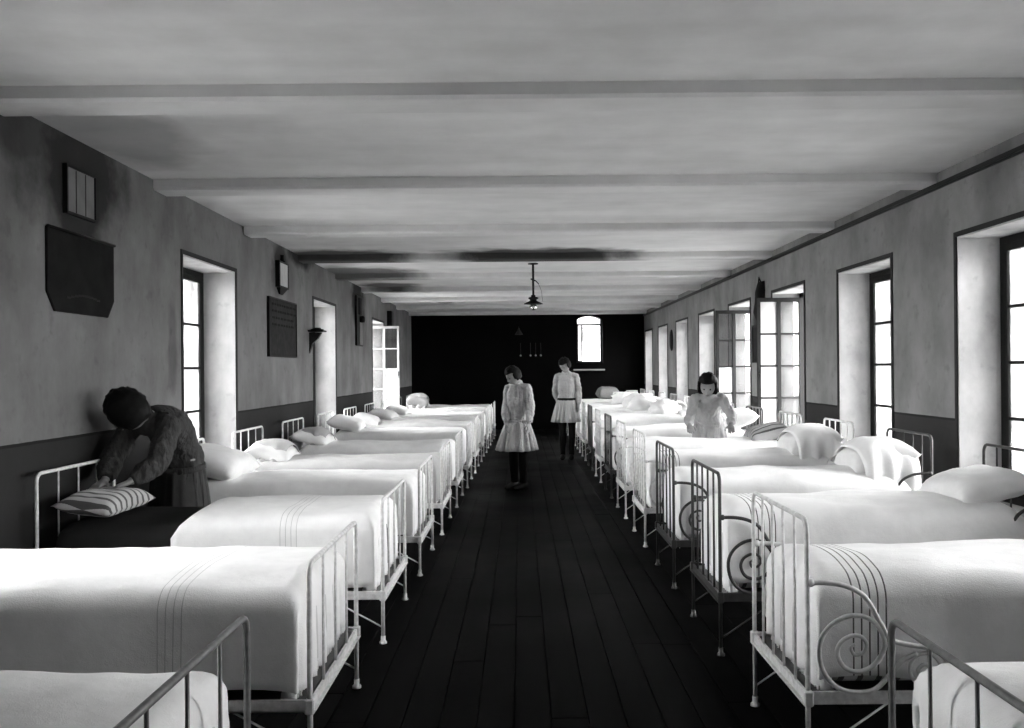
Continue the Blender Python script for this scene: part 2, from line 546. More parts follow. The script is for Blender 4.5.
def wall_window(side, a, c, top, open_far=None, open_near=None, white_all=False):
    """window in a side wall; inner face of the wall at x = XL or XR, local x along the wall (+Y world), local y outward"""
    global wcount
    wcount += 1
    x = XR if side > 0 else XL
    root = bpy.data.objects.new('window_%d' % wcount, None)
    C.objects.link(root)
    root['kind'] = 'structure'
    root.location = (x, (a + c) / 2, SILL)
    sg = side
    hw = (c - a) / 2
    H = top - SILL
    D = 0.33 if (open_far and side > 0) else 0.30            # depth of the glass plane
    lin = 0.012
    # jamb linings, soffit, sill, coloured edge line on the wall face (all in wall-local coordinates: X outward = sg)
    for s in (-1, 1):
        y0, y1 = sorted((s * hw, s * (hw - lin)))
        MB().box(*sorted((0, sg * (WT - 0.01))), y0, y1, 0, H).build('jamb_lining', M['reveal'], root)
    MB().box(*sorted((0, sg * (WT - 0.01))), -hw + lin, hw - lin, H - lin, H).build('soffit_lining', M['reveal'], root)
    MB().box(*sorted((-sg * 0.025, sg * (WT + 0.04))), -hw + lin, hw - lin, 0, 0.03).build('window_sill', M['sill'], root)
    e = 0.035
    X = sorted((-sg * 0.010, sg * 0.002))
    bb = MB().box(*X, -hw - e, -hw, -0.0, H + e).box(*X, hw, hw + e, -0.0, H + e).box(*X, -hw, hw, H, H + e)
    bb.build('painted_surround', M['frame_edge'], root)
    # fixed frame
    fw = 0.05
    Xf = sorted((sg * (D + 0.0), sg * (D + 0.07)))
    iw = hw - lin
    z0, z1 = 0.03, H - lin
    bb = MB().box(*Xf, -iw, -iw + fw, z0, z1).box(*Xf, iw - fw, iw, z0, z1).box(*Xf, -iw + fw, iw - fw, z0, z0 + fw).box(*Xf, -iw + fw, iw - fw, z1 - fw, z1)
    bb.build('window_frame', M['frame_dark'], root)
    lw = iw - fw
    lh = z1 - z0 - 2 * fw
    key = (round(lw, 4), round(lh, 4))
    if open_far:
        fb, rects = casement_mesh(lw - 0.004, lh - 0.004, 4, lw * 0.52)
        open_leaf = fb.mesh('casement', M['leaf_white'] if side < 0 else M['frame_dark'])
        open_panes = [MB().box(r[0] - 0.004, r[1] + 0.004, -0.002, 0.002, r[2] - 0.004, r[3] + 0.004).mesh('pane', M['glass_white'] if (i_ % 2 and (i_ < 4 or white_all)) else M['glass']) for i_, r in enumerate(rects)]
    if key not in leaf_cache:
        fb, rects = casement_mesh(lw - 0.004, lh - 0.004, 4)
        leaf_cache[key] = (fb.mesh('casement', M['frame_dark']), fb.mesh('casement', M['leaf_white']),
                           [MB().box(r[0] - 0.004, r[1] + 0.004, -0.002, 0.002, r[2] - 0.004, r[3] + 0.004).mesh('pane', M['glass']) for r in rects],
                           MB().box(0.0, 0.02, -0.03, 0.0, 0, 0.09).tube([(0.01, -0.03, 0.045), (0.01, -0.06, 0.045), (0.01, -0.06, -0.04)], 0.006).mesh('window_catch', M['black']),
                           [MB().box(r[0] - 0.004, r[1] + 0.004, -0.002, 0.002, r[2] - 0.004, r[3] + 0.004).mesh('pane', M['glass_white']) for r in rects[:2]])
    dk, wh, panes, catch, wpanes = leaf_cache[key]
    for s, op in ((-1, open_near), (1, open_far)):
        leaf = link('casement', open_leaf if op else dk, root)
        # hinge at the outer edge of its half; local x points to the middle
        base = 0.0 if s < 0 else PI
        hinge = V((sg * (D + 0.02), s * (iw - fw), z0 + fw + 0.002))
        ang = PI / 2 if s < 0 else -PI / 2          # x axis along +Y or -Y
        if op:
            # swing into the room
            ang += (op if s * sg > 0 else -op) * (-1) * (1 if True else 0)
        leaf.location = hinge
        leaf.rotation_euler = (0, 0, ang)
        for pm in (open_panes if op else panes):
            link('pane', pm, leaf)
        if s > 0:
            k = link('window_catch', catch, leaf)
            k.location = (lw - 0.03, (-0.019 if sg * s < 0 else 0.019), lh * 0.45)
            if sg * s > 0:
                k.scale = (1, -1, 1)
    return root


for i, (a, c) in enumerate(R_WIN):
    r = wall_window(1, a, c, R_TOP, open_far=math.radians(92) if i == 3 else (math.radians(90) if i == 4 else None), white_all=(i == 3))
    tag(r, 'tall recessed casement window, %s from the black end wall in the long window row' % ORD[len(R_WIN) - 1 - i], 'window')
for i, (a, c) in enumerate(L_WIN):
    r = wall_window(-1, a, c, L_TOP, open_far=math.radians(96) if i == 3 else None)
    tag(r, 'tall recessed casement window, %s from the black end wall beside the hanging boards' % ORD[len(L_WIN) - 1 - i], 'window')

# end-wall window: arched top, one narrow opened strip on its side
wcount += 1
r = bpy.data.objects.new('window_%d' % wcount, None)
C.objects.link(r)
x0, x1, z0, z1 = B_WIN
r.location = ((x0 + x1) / 2, YF, z0)
tag(r, 'small bright arched window high in the black end wall', 'window', kind='structure')
hw, H = (x1 - x0) / 2, z1 - z0
arch = MB()
segs = 12
for i in range(segs):      # arch infill in the two upper corners
    xa, xb = -hw + 2 * hw * i / segs, -hw + 2 * hw * (i + 1) / segs
    za, zb = (H - 0.10 * (abs(q) / hw) ** 2 for q in (xa, xb))
    arch.loft([[V((xa, y, za)), V((xb, y, zb)), V((xb, y, H + 0.0)), V((xa, y, H + 0.0))] for y in (0.0, WT)])
arch.build('arch_infill', M['plaster_far'], r)
f = 0.045
MB().box(-hw, -hw + f, 0.2, 0.26, 0, H).box(hw - f, hw, 0.2, 0.26, 0, H).box(-hw + f, hw - f, 0.2, 0.26, 0, f).box(-hw + f, hw - f, 0.2, 0.26, H * 0.80, H * 0.80 + f).build('window_frame', M['frame_dark'], r)
lf = MB().box(0, 0.02, -0.015, 0.015, 0, H * 0.78).box(0.09, 0.125, -0.015, 0.015, 0, H * 0.78).box(0.02, 0.1, -0.015, 0.015, 0, 0.02).box(0.02, 0.1, -0.015, 0.015, H * 0.78 - 0.02, H * 0.78)
for q in (1, 2):
    lf.box(0.02, 0.1, -0.01, 0.01, H * 0.26 * q - 0.006, H * 0.26 * q + 0.006)
lf = lf.build('casement', M['frame_dark'], r)
lf.location = (-hw + f, 0.19, f)
for q in range(3):
    MB().box(0.02, 0.10, -0.002, 0.002, 0.022 + H * 0.26 * q, H * 0.26 * (q + 1) - 0.008).build('pane', M['glass'], lf)
MB().box(-hw + f, hw - f, 0.228, 0.232, f, H * 0.8).build('pane', M['glass'], r)
MB().box(-hw + f, hw - f, 0.228, 0.232, H * 0.8 + f, H).build('pane', M['glass'], r)
MB().ball((0, 0.2, H * 0.82), 0.022).build('window_knob', M['black'], r, True)
MB().bbox(-hw - 0.08, hw + 0.04, -0.14, 0.0, -0.19, -0.15, 0.008).build('window_ledge', M['sill'], r)

gd = MB().box(-160, 160, -160, 160, -4.2, -4.0).build('yard_ground', simple('pale_yard_gravel', 0.30, 0.9, scale=0.5, coord='pos'))
tag(gd, 'pale gravel yard outside below the windows', 'ground', kind='structure')
# house across the yard seen through the end window
hs = empty('neighbouring_house', (2.4, 38.0, -4.0))
tag(hs, 'pale house seen outside through the small arched window', 'house')
MB().box(-4, 4, 0, 5, 0, 9.5).build('house_wall', M['far_stone'], hs)
MB().loft([[V((-4.3, -0.4, 9.5)), V((4.3, -0.4, 9.5)), V((4.3, 5.4, 9.5)), V((-4.3, 5.4, 9.5))], [V((-4.3, 2.4, 11.6)), V((4.3, 2.4, 11.6)), V((4.3, 2.6, 11.6)), V((-4.3, 2.6, 11.6))]]).build('roof', M['far_dark'], hs)
for xx, zz in ((0.45, 6.3), (-2.2, 6.3), (0.45, 3.2), (-2.2, 3.2)):
    w_ = MB().box(xx - 0.24, xx + 0.24, -0.06, 0.0, zz + 0.35, zz + 1.0).build('house_window', M['far_dark'], hs)
    MB().box(xx - 0.32, xx + 0.32, -0.16, -0.06, zz + 0.25, zz + 0.35).build('house_sill', M['far_stone'], w_)

# ------------------------------------------------------------------ beds
mesh_cache = {}


def cached(key, fn):
    if key not in mesh_cache:
        mesh_cache[key] = fn()
    return mesh_cache[key]


def hoop(w, top, r, bend, low=0.0):
    """bent tube: leg, rounded corner, top rail, corner, leg (in the yz plane)"""
    h = w / 2
    pts = [(0, -h, low), (0, -h, top * 0.5), (0, -h, top - bend)]
    for k in range(1, 6):
        a = PI / 2 * k / 6
        pts.append((0, -h + bend - bend * math.cos(a), top - bend + bend * math.sin(a)))
    pts.append((0, -h + bend, top))
    pts += [(0, -p[1], p[2]) for p in reversed(pts)]
    return MB().tube(pts, r, 8, hint=(1, 0, 0))


SC_TOP = [(.005, .723), (.075, .722), (.145, .708), (.205, .673), (.245, .608), (.27, .563), (.295, .518), (.355, .498), (.435, .483), (.495, .448), (.53, .36)]
SC_ROLL = [(.425, .395), (.405, .385), (.40, .408), (.425, .425), (.45, .40), (.435, .365), (.40, .358), (.372, .385), (.372, .43), (.40, .46), (.445, .462), (.478, .425), (.475, .375), (.455, .345)]
SC_SPIRAL = [(.172, .50), (.157, .488), (.168, .462), (.198, .468), (.213, .497), (.195, .526), (.16, .53), (.122, .508), (.107, .468), (.128, .42), (.18, .40), (.235, .42), (.272, .47), (.277, .515),
             (.248, .572), (.195, .602), (.13, .596), (.07, .553), (.042, .488), (.055, .405), (.105, .345), (.175, .326), (.245, .338), (.305, .398), (.345, .44), (.395, .465)]


def scroll_mesh(mat):
    b = MB()
    b.tube(spline([(x, 0, z) for x, z in SC_TOP], 4), 0.0095, 7, hint=(0, 1, 0))
    b.tube(spline([(x, 0, z) for x, z in SC_SPIRAL], 4), [0.006 + 0.003 * min(1, i / 40) for i in range((len(SC_SPIRAL) - 1) * 4 + 1)], 7, hint=(0, 1, 0))
    b.tube(spline([(x, 0, z) for x, z in SC_ROLL], 4), 0.0075, 7, hint=(0, 1, 0))
    b.ball((0.012, 0, .723), 0.016, 8, 6)
    b.ball((.505, 0, .43), 0.014, 8, 6)
    return b.mesh('scroll', mat, True)


def make_bed(loc, rz, kind, mat, foot_top, head_top, label, group):
    """iron bedstead: local x from foot to head, y across, origin on the floor below the middle of the foot end"""
    L, w = (1.76, 0.74) if kind == 'scroll' else (1.90, 0.94)
    rail = 0.285 if kind == 'scroll' else 0.245
    root = empty('iron_bed', loc, rz)
    tag(root, label, 'bed', group)
    mn = mat.name
    pr = 0.0095 if kind == 'scroll' else 0.0105
    add = lambda n, key, fn: link(n, cached((mn, kind) + key, fn), root)
    for nm, x, top in (('foot_hoop', 0.0, foot_top), ('head_hoop', L, head_top)):
        o = add(nm, (nm, top), lambda: hoop(w, top, pr, 0.045, 0.03).mesh(nm, mat, True))
        o.location.x = x
        for k in range(4 if kind == 'scroll' else 3):
            n_ = 4 if kind == 'scroll' else 3
            o = add('spindle', ('sp', top), lambda: MB().tube([(0, 0, rail + 0.02), (0, 0, top)], 0.0058, 6).mesh('spindle', mat, True))
            o.location = (x, -w / 2 + w * (k + 1) / (n_ + 1), 0)
        o = add('end_rail', ('er',), lambda: MB().box(-0.006, 0.006, -w / 2, w / 2, rail, rail + 0.04).box(-0.02, 0.006, -w / 2, w / 2, rail, rail + 0.006).mesh('end_rail', mat))
        o.location.x = x
        if x:
            o.scale.x = -1
        for s in (-1, 1):
            o = add('foot_cap', ('cap',), lambda: MB().lathe([(0.012, 0.0), (0.021, 0.003), (0.021, 0.012), (0.013, 0.02), (0.013, 0.045)], n=10).mesh('foot_cap', mat, True))
            o.location = (x, s * w / 2, 0)
            o = add('corner_joint', ('joint',), lambda: MB().bbox(-0.017, 0.017, -0.017, 0.017, rail - 0.008, rail + 0.05, 0.005).mesh('corner_joint', mat))
            o.location = (x, s * w / 2, 0)
    for s in (-1, 1):
        o = add('side_rail', ('sr',), lambda: MB().box(0.01, L - 0.01, -0.006, 0.006, rail, rail + 0.045).box(0.01, L - 0.01, -0.006, 0.02, rail, rail + 0.006).mesh('side_rail', mat))
        o.location.y = s * w / 2
        if s > 0:
            o.scale.y = -1
        if kind == 'scroll':
            for x, sx in ((0.0, 1), (L, -1)):
                o = add('scroll', ('scroll',), lambda: scroll_mesh(mat))
                o.location = (x, s * w / 2, 0.0 if sx > 0 else 0.05)
                o.scale.x = sx
        for x, sx in ((0.0, 1), (L, -1)):
            o = add('brace', ('br',), lambda: MB().tube([(0.0, 0, 0.09), (0.30, 0, rail + 0.01)], 0.0045, 6).mesh('brace', mat, True))
            o.location = (x, s * w / 2, 0)
            o.scale.x = sx
    add('spring_base', ('base',), lambda: MB().box(0.02, L - 0.02, -w / 2 + 0.012, w / 2 - 0.012, rail + 0.012, rail + 0.03).mesh('spring_base', M['iron_dark']))
    return root


def mattress_mesh(L, w, z0, z1, mat, seed):
    b = MB()
    nx, r = 22, 0.07
    rings = []
    xs = [0.0, 0.015, 0.05, 0.1] + [0.1 + (L - 0.2) * k / nx for k in range(1, nx)] + [L - 0.1, L - 0.05, L - 0.015, L]
    for x in xs:
        e = min(x, L - x)
        ins = 0.06 * (1 - min(1, e / 0.07)) ** 2
        ring = []
        for k in range(28):
            a = 2 * PI * k / 28
            c, s = math.cos(a), math.sin(a)
            y = (w / 2 - ins) * math.copysign(abs(c) ** 0.32, c)
            z = (z0 + z1) / 2 + ((z1 - z0) / 2 - ins * 0.8) * math.copysign(abs(s) ** 0.42, s)
            if s > 0.05:
                z += 0.012 * noise.noise(V((x * 3, y * 3, seed)))
            ring.append(V((x, y, max(z, z0))))
        rings.append(ring)
    b.loft(rings)
    return b.mesh('mattress', mat, True)


def cover_mesh(x0, x1, hw, ztop, hem_s, hem_f, mat, seed, r=0.075, dome=0.03, wr=0.016, fold=0.016, bulge=0.0, x_full=0.85, foot_drape=True, lump=0.0, drop_head=0.10):
    """bedspread: rounded top, two hanging sides, a hanging foot end with folds"""
    b = MB()
    q = r * PI / 2
    top = hw - r
    ds = max(ztop - r - hem_s, 0.02)
    df = max(ztop - r - hem_f, 0.02)

    def prof(a, half, dr):      # arc distance from centre line -> (offset, drop)
        s = abs(a)
        sg = 1 if a >= 0 else -1
        if s <= half:
            return sg * s, 0.0
        if s <= half + q:
            th = (s - half) / r
            return sg * (half + r * math.sin(th)), r * (1 - math.cos(th))
        return sg * (half + r), r + (s - half - q)

    def samples(half, dr, nt, nd):
        o = [-half - q - dr + dr * k / nd for k in range(nd)]
        o += [-half - q + q * k / 5 for k in range(5)]
        o += [-half + 2 * half * k / nt for k in range(nt)]
        return o + [-p for p in reversed(o)] if False else o + [half] + [half + q * k / 5 for k in range(1, 6)] + [half + q + dr * k / nd for k in range(1, nd + 1)]

    av = samples(top, ds, 22, 8)
    # lengthwise: arc t measured from the top edge of the foot
    ts = []
    if foot_drape:
        ts += [-q - df + df * k / 10 for k in range(10)] + [-q + q * k / 5 for k in range(5)]
    nL = max(10, int((x1 - x0) / 0.045))
    Lt = x1 - (x0 + r)
    ts += [Lt * k / nL for k in range(nL + 1)]
    uv = []
    rows = []
    for t in ts:
        if t >= 0:
            px, pd = x0 + r + t, 0.0
            e = Lt - t
            if e < 0.12:
                pd = drop_head * (1 - e / 0.12) ** 2
        elif t > -q:
            th = -t / r
            px, pd = x0 + r - r * math.sin(th), r * (1 - math.cos(th))
        else:
            px, pd = x0, r + (-t - q)
        row = []
        bl = bulge * min(1, max(0, (px - x0 - 0.5) / max(x_full - 0.5, 0.01)))
        for a in av:
            y, d = prof(a, top, ds)
            f = abs(y) / hw
            ys = y * (1 + bl / hw)
            z = ztop - max(pd, d) - 0.15 * min(pd, d)
            wgt = max(0.0, 1 - max(pd, d) / 0.1)
            z += dome * (1 - f * f) * wgt
            if lump:
                z += lump * wgt * math.exp(-((px - (x0 + x1) * 0.52) / 0.45) ** 2) * (1 - 0.6 * f * f)
            nz = noise.noise(V((px * 2.6, a * 3.2, seed * 3.7)))
            n2 = noise.noise(V((px * 7.0, a * 5.0, seed * 1.9 + 5)))
            z += wr * (nz + 0.4 * n2) * (wgt + 0.15)
            x = px
            # drape folds
            if d > r * 0.7:
                k = min(1, (d - r * 0.7) / 0.22)
                ys += math.copysign(1, y) * fold * k * (noise.noise(V((px * 6.0, seed, 1.3 if y > 0 else 7.7))) + 0.25 + 0.5 * noise.noise(V((px * 15, seed, 3.0))))
                z += 0.03 * k * noise.noise(V((px * 2.2, seed * 2.0, 4.4 if y > 0 else 9.1)))
            if pd > r * 0.7 and t < 0:
                k = min(1, (pd - r * 0.7) / 0.2)
                x += -fold * 1.15 * k * (math.sin(a * 40 + 3 * noise.noise(V((a * 3, seed, 0)))) + 0.6 * noise.noise(V((a * 20, seed, 2)))) + 0.012 * k
                z += 0.025 * k * noise.noise(V((a * 6, seed, 5.5)))
            if d > r and pd > r and t < 0:      # gathered corner
                k = min(d, pd) - r
                ys -= math.copysign(1, y) * 0.10 * k
                x += 0.12 * k
            row.append(len(b.v))
            b.v.append(V((x, ys, z)))
            uv.append((t, a))
        rows.append(row)
    for i in range(len(rows) - 1):
        for j in range(len(av) - 1):
            b.f.append((rows[i][j], rows[i][j + 1], rows[i + 1][j + 1], rows[i + 1][j]))
    b.uv = uv
    return b.mesh('bedspread', mat, True)


def fringe_mesh(x, hw, z, seed, mat):
    b = MB()
    rn = random.Random(seed)
    n = 44
    for k in range(n):
        y = -hw + 2 * hw * (k + 0.5) / n
        l = rn.uniform(0.03, 0.075)
        dx, dy = rn.uniform(-.008, .008), rn.uniform(-.008, .008)
        b.loft([[V((x - .003, y - .004, z + .02)), V((x + .003, y - .004, z + .02)), V((x + .003, y + .004, z + .02)), V((x - .003, y + .004, z + .02))],
                [V((x - .002 + dx, y - .003 + dy, z - l)), V((x + .002 + dx, y - .003 + dy, z - l)), V((x + .002 + dx, y + .003 + dy, z - l)), V((x - .002 + dx, y + .003 + dy, z - l))]])
    return b.mesh('fringe', mat)


def pillow_mesh(lx, ly, lz, mat, seed):
    b = MB()
    n = 20
    idx = {}
    for side in (1, -1):
        for i in range(n + 1):
            for j in range(n + 1):
                if side < 0 and (i in (0, n) or j in (0, n)):
                    idx[(side, i, j)] = idx[(1, i, j)]
                    continue
                u, v = -1 + 2 * i / n, -1 + 2 * j / n
                h = ((1 - u ** 4) * (1 - v ** 4)) ** 0.55
                pin = 1 - 0.09 * (1 - (abs(u) * abs(v)) ** 1.5) * (1 if max(abs(u), abs(v)) > 0.5 else 0) * max(abs(u), abs(v)) ** 6
                x, y = u * lx / 2 * pin, v * ly / 2 * pin
                z = side * lz / 2 * h
                z += 0.016 * h * (noise.noise(V((x * 6, y * 6, seed + side))) + 0.6 * noise.noise(V((x * 14, y * 9, seed * 2 + side))))
                if side < 0:
                    z *= 0.7
                idx[(side, i, j)] = len(b.v)
                b.v.append(V((x, y, z)))
    for side in (1, -1):
        for i in range(n):
            for j in range(n):
                q = (idx[(side, i, j)], idx[(side, i + 1, j)], idx[(side, i + 1, j + 1)], idx[(side, i, j + 1)])
                b.f.append(q if side > 0 else q[::-1])
    return b.mesh('pillow', mat, True)


def drape_mesh(w, d0, d1, htop, seed, mat):
    """cloth thrown over a pillow: runs over the top and hangs down on the near side"""
    b = MB()
    prof_ = spline([(0.20, -0.02), (0.10, 0.10), (0.0, htop), (-0.12, htop + 0.02), (-0.24, htop - 0.03), (-0.31, htop - 0.13), (-0.335, htop - 0.26), (-0.34, htop - d1)], 5) if False else None
    pts = spline([(0.0, d0, htop - 0.08), (0.0, d0 * 0.5, htop + 0.0), (0.0, 0.0, htop + 0.015), (0.0, -0.18, htop), (0.0, -0.29, htop - 0.07), (0.0, -0.335, htop - 0.18), (0.0, -0.345, htop - d1)], 5)
    n = 20
    rows = []
    for k, p in enumerate(pts):
        f = k / (len(pts) - 1)
        row = []
        for j in range(n + 1):
            u = -1 + 2 * j / n
            x = u * w / 2 * (1 - 0.12 * f)
            fo = math.sin(u * 9 + seed * 2 + f * 1.2) * 0.020 * max(0, f - 0.35) * 1.6
            z = p.z - 0.07 * abs(u) ** 3 + 0.008 * noise.noise(V((x * 8, f * 5, seed)))
            row.append(len(b.v))
            b.v.append(V((x, p.y + fo, z)))
        rows.append(row)
    for i in range(len(rows) - 1):
        for j in range(n):
            b.f.append((rows[i][j], rows[i + 1][j], rows[i + 1][j + 1], rows[i][j + 1]))
    return b.mesh('draped_cloth', mat, True)


def solidify(o, t=0.008):
    md = o.modifiers.new('thickness', 'SOLIDIFY')
    md.thickness = t
    md.offset = -1
    return o


def dress_bed(side, idx, rowname, loc, rz, kind, spread, pillow_mat, top=None, pl=None, drape=None, mat_m='ticking', x_end=None, lump=0.0, hem=None, wr=0.016, spread_desc=None, pillow_desc=None, fringe=True):
    L, w = (1.76, 0.74) if kind == 'scroll' else (1.90, 0.94)
    rail = 0.285 if kind == 'scroll' else 0.245
    zb = rail + 0.031
    zt = top or (0.72 if kind == 'scroll' else 0.665)
    seed = idx * 7 + (3 if side > 0 else 50)
    where = '%s bed from front %s' % (ORD[idx], rowname)
    m = link('mattress', mattress_mesh(L - 0.10, w - 0.10, zb, zt - 0.035, M[mat_m], seed))
    m.location = loc
    m.rotation_euler.z = rz
    m.location += Matrix.Rotation(rz, 3, 'Z') @ V((0.055, 0, 0))
    mdesc = {'ticking': 'thick striped ticking mattress', 'mattress_dark': 'bare dark mattress'}[mat_m]
    tag(m, '%s on the %s' % (mdesc, where), 'mattress', 'mattresses on the iron beds')
    hs_ = hem if hem is not None else (0.36 if kind == 'scroll' else 0.31)
    hf = 0.34 if kind == 'scroll' else 0.30
    xe = x_end or (L - 0.13)
    me = cover_mesh(0.052, xe, w / 2 - (0.045 if kind == 'scroll' else 0.028), zt, hs_, hf, M[spread], seed, bulge=0.05 if kind == 'scroll' else 0.03, lump=lump, wr=wr, fold=0.015 if kind == 'scroll' else 0.020)
    o = link('bedspread', me)
    o.location = loc
    o.rotation_euler.z = rz
    tag(o, '%s on the %s' % (spread_desc or {'sheet': 'white bedspread', 'sheet_striped': 'white bedspread with dark stripes', 'sheet_faint': 'white bedspread with faint stripes', 'blanket_grey': 'grey blanket', 'blanket_pale': 'pale grey blanket'}[spread], where), 'bedspread', 'bedspreads in the dormitory')
    solidify(o)
    if fringe:
        fo = link('fringe', fringe_mesh(0.058, w / 2 - 0.06, hf - 0.005, seed, M['sheet']), o)
        fo['kind'] = 'stuff'
    if pillow_mat:
        px, py, pz, plx, ply, plz, tilt = pl or ((L - 0.24, 0, zt + 0.075, 0.42, w * 0.80, 0.19, 0.25))
        p = link('pillow', pillow_mesh(plx, ply, plz, M[pillow_mat], seed))
        Rz = Matrix.Rotation(rz, 4, 'Z')
        p.location = V(loc) + Rz.to_3x3() @ V((px, py, pz))
        p.rotation_euler = (Rz @ Matrix.Rotation(-tilt, 4, 'Y') @ Matrix.Rotation(random.uniform(-.1, .1), 4, 'Z')).to_euler()
        tag(p, '%s on the %s' % (pillow_desc or ('striped pillow' if pillow_mat == 'pillow_striped' else 'plump white pillow'), where), 'pillow', 'pillows in the dormitory')
        if drape:
            dm = link('draped_cloth', drape_mesh(plx * 0.92, 0.26, 0.36, plz * 0.5 + 0.012, seed, M[drape]))
            dm.location = p.location + V((0, 0, 0.01))
            dm.rotation_euler = (0, 0, 0)
            solidify(dm, 0.004)
            tag(dm, '%s cloth thrown over the pillow of the %s' % ('grey' if 'grey' in drape else 'white', where), 'cloth', 'cloths thrown over pillows')
    return where


LW_, RW_ = 'below the hanging boards', 'along the many windows'
lspec = {
    0: dict(spread='sheet', pillow=None, frame='iron_grey', top=0.64),
    1: dict(spread='sheet_faint', pillow=None, frame='iron_white', top=0.675),
    2: dict(spread='sheet_faint', pillow='pillow_striped', frame='iron_white', top=0.69, mat_m='mattress_dark', x_end=1.16, pl=(1.705, 0.06, 0.735, 0.33, 0.66, 0.14, 0.15)),
    3: dict(spread='sheet', pillow='pillow', frame='iron_white', top=0.675, pl=(1.62, 0.10, 0.80, 0.52, 0.76, 0.24, 0.25)),
    4: dict(spread='blanket_pale', pillow='pillow', frame='iron_white', top=0.65, drape='blanket_pale'),
    5: dict(spread='sheet', pillow='pillow', frame='iron_white', top=0.66, drape='blanket_grey'),
    6: dict(spread='sheet', pillow='pillow', frame='iron_white', top=0.70, pl=(1.62, 0.0, 0.80, 0.46, 0.74, 0.2, 0.25)),
    7: dict(spread='blanket_pale', pillow='pillow', frame='iron_white', top=0.68, lump=0.05, wr=0.03),
    8: dict(spread='sheet', pillow='pillow', frame='iron_white', top=0.68, wr=0.03),
    9: dict(spread='sheet', pillow='pillow', frame='iron_white', top=0.68, wr=0.03),
    10: dict(spread='blanket_pale', pillow='pillow_grey', pillow_desc='big rounded grey pillow', frame='iron_white', top=0.72, drape='blanket_grey', pl=(1.5, 0.0, 0.86, 0.46, 0.8, 0.3, 0.15)),
}
LY = [1.74 + 1.63 * k for k in range(12)]      # middle of each bed
LY = [2.16 + 1.63 * k for k in range(12)]
fdesc = {'iron_white': 'white iron bed', 'iron_grey': 'worn grey iron bed', 'iron_dark': 'dark iron bed'}
for i, yc in enumerate(LY):
    sp = lspec.get(i, dict(spread='sheet', pillow='pillow', frame='iron_white', top=0.70))
    xf = -0.77 + 0.0125 * (yc - 5.0)
    loc = V((xf, yc, 0))
    ft = 0.79
    make_bed(loc, PI, 'plain', M[sp['frame']], ft, 0.95, '%s with plain straight bars, %s from front %s' % (fdesc[sp['frame']], ORD[i], LW_), 'plain iron beds below the boards')
    kw = {k: v for k, v in sp.items() if k not in ('spread', 'pillow', 'frame')}
    dress_bed(-1, i, LW_, loc, PI, 'plain', sp['spread'], sp['pillow'], **kw)

rspec = {
    0: dict(spread='sheet', pillow='pillow', frame='iron_grey', kind='plain', top=0.70),
    1: dict(spread='sheet_striped', pillow='pillow', frame='iron_white', top=0.725, pl=(1.60, 0.02, 0.80, 0.40, 0.62, 0.16, 0.1)),
    2: dict(spread='sheet_striped', pillow='pillow', frame='iron_dark', top=0.745),
    3: dict(spread='sheet', pillow='pillow', frame='iron_dark', top=0.74, drape='sheet', pl=(1.52, 0, 0.84, 0.46, 0.62, 0.24, 0.3)),
    4: dict(spread='sheet_striped', pillow='pillow', frame='iron_white', top=0.74, drape='sheet', pl=(1.50, 0, 0.84, 0.46, 0.62, 0.26, 0.3)),
    5: dict(spread='sheet', pillow='pillow_striped', frame='iron_white', top=0.74),
    6: dict(spread='sheet', pillow='pillow', frame='iron_dark', top=0.76, lump=0.05, pl=(1.52, 0, 0.87, 0.46, 0.6, 0.24, 0.3)),
    7: dict(spread='sheet', pillow='pillow', frame='iron_white', top=0.78, lump=0.06),
    8: dict(spread='sheet', pillow='pillow', frame='iron_dark', top=0.76, lump=0.04),
    9: dict(spread='sheet', pillow='pillow', frame='iron_white', top=0.76, wr=0.03),
    13: dict(spread='sheet', pillow='pillow_grey', frame='iron_white', top=0.78, pillow_desc='big rounded grey pillow', pl=(0.95, 0, 0.93, 0.5, 0.6, 0.34, 0.0)),
}
RY = [2.03] + [3.62 + 1.44 * k for k in range(13)]
RX = []
for i, yc in enumerate(RY):
    sp = dict(rspec.get(i, dict(spread='sheet', pillow='pillow', frame='iron_white', top=0.76, wr=0.02)))
    kind = sp.pop('kind', 'scroll')
    xf = 1.03 + 0.003 * (yc - 3.6)
    loc = V((xf, yc, 0))
    RX.append(xf)
    fr = sp.pop('frame')
    make_bed(loc, 0, kind, M[fr], 0.80 if kind == 'plain' else 0.95, 1.0 if kind == 'plain' else 1.03,
             '%s with %s, %s from front %s' % (fdesc[fr], 'plain bars' if kind == 'plain' else 'scrolled side brackets', ORD[i], RW_), 'scrolled iron beds along the windows')
    dress_bed(1, i, RW_, loc, 0, kind, sp.pop('spread'), sp.pop('pillow'), **sp)


# rumpled linen and folded stacks on the far window-side beds
def bundle_mesh(rx, ry, rz, seed):
    b = MB()
    nu, nv = 20, 12
    rings = []
    for a in range(1, nv):
        th = PI * a / nv
        ring = []
        for j in range(nu):
            d = V((math.sin(th) * math.cos(2 * PI * j / nu), math.sin(th) * math.sin(2 * PI * j / nu), -math.cos(th)))
            k = 1 + 0.35 * noise.noise(d * 2.2 + V((seed, 0, 0))) + 0.18 * noise.noise(d * 5 + V((0, seed, 0)))
            p = V((d.x * rx * k, d.y * ry * k, d.z * rz * k))
            p.z = max(p.z, -rz * 0.55)
            ring.append(p)
        rings.append(ring)
    b.loft(rings)
    return b.mesh('linen_heap', M['sheet'], True)


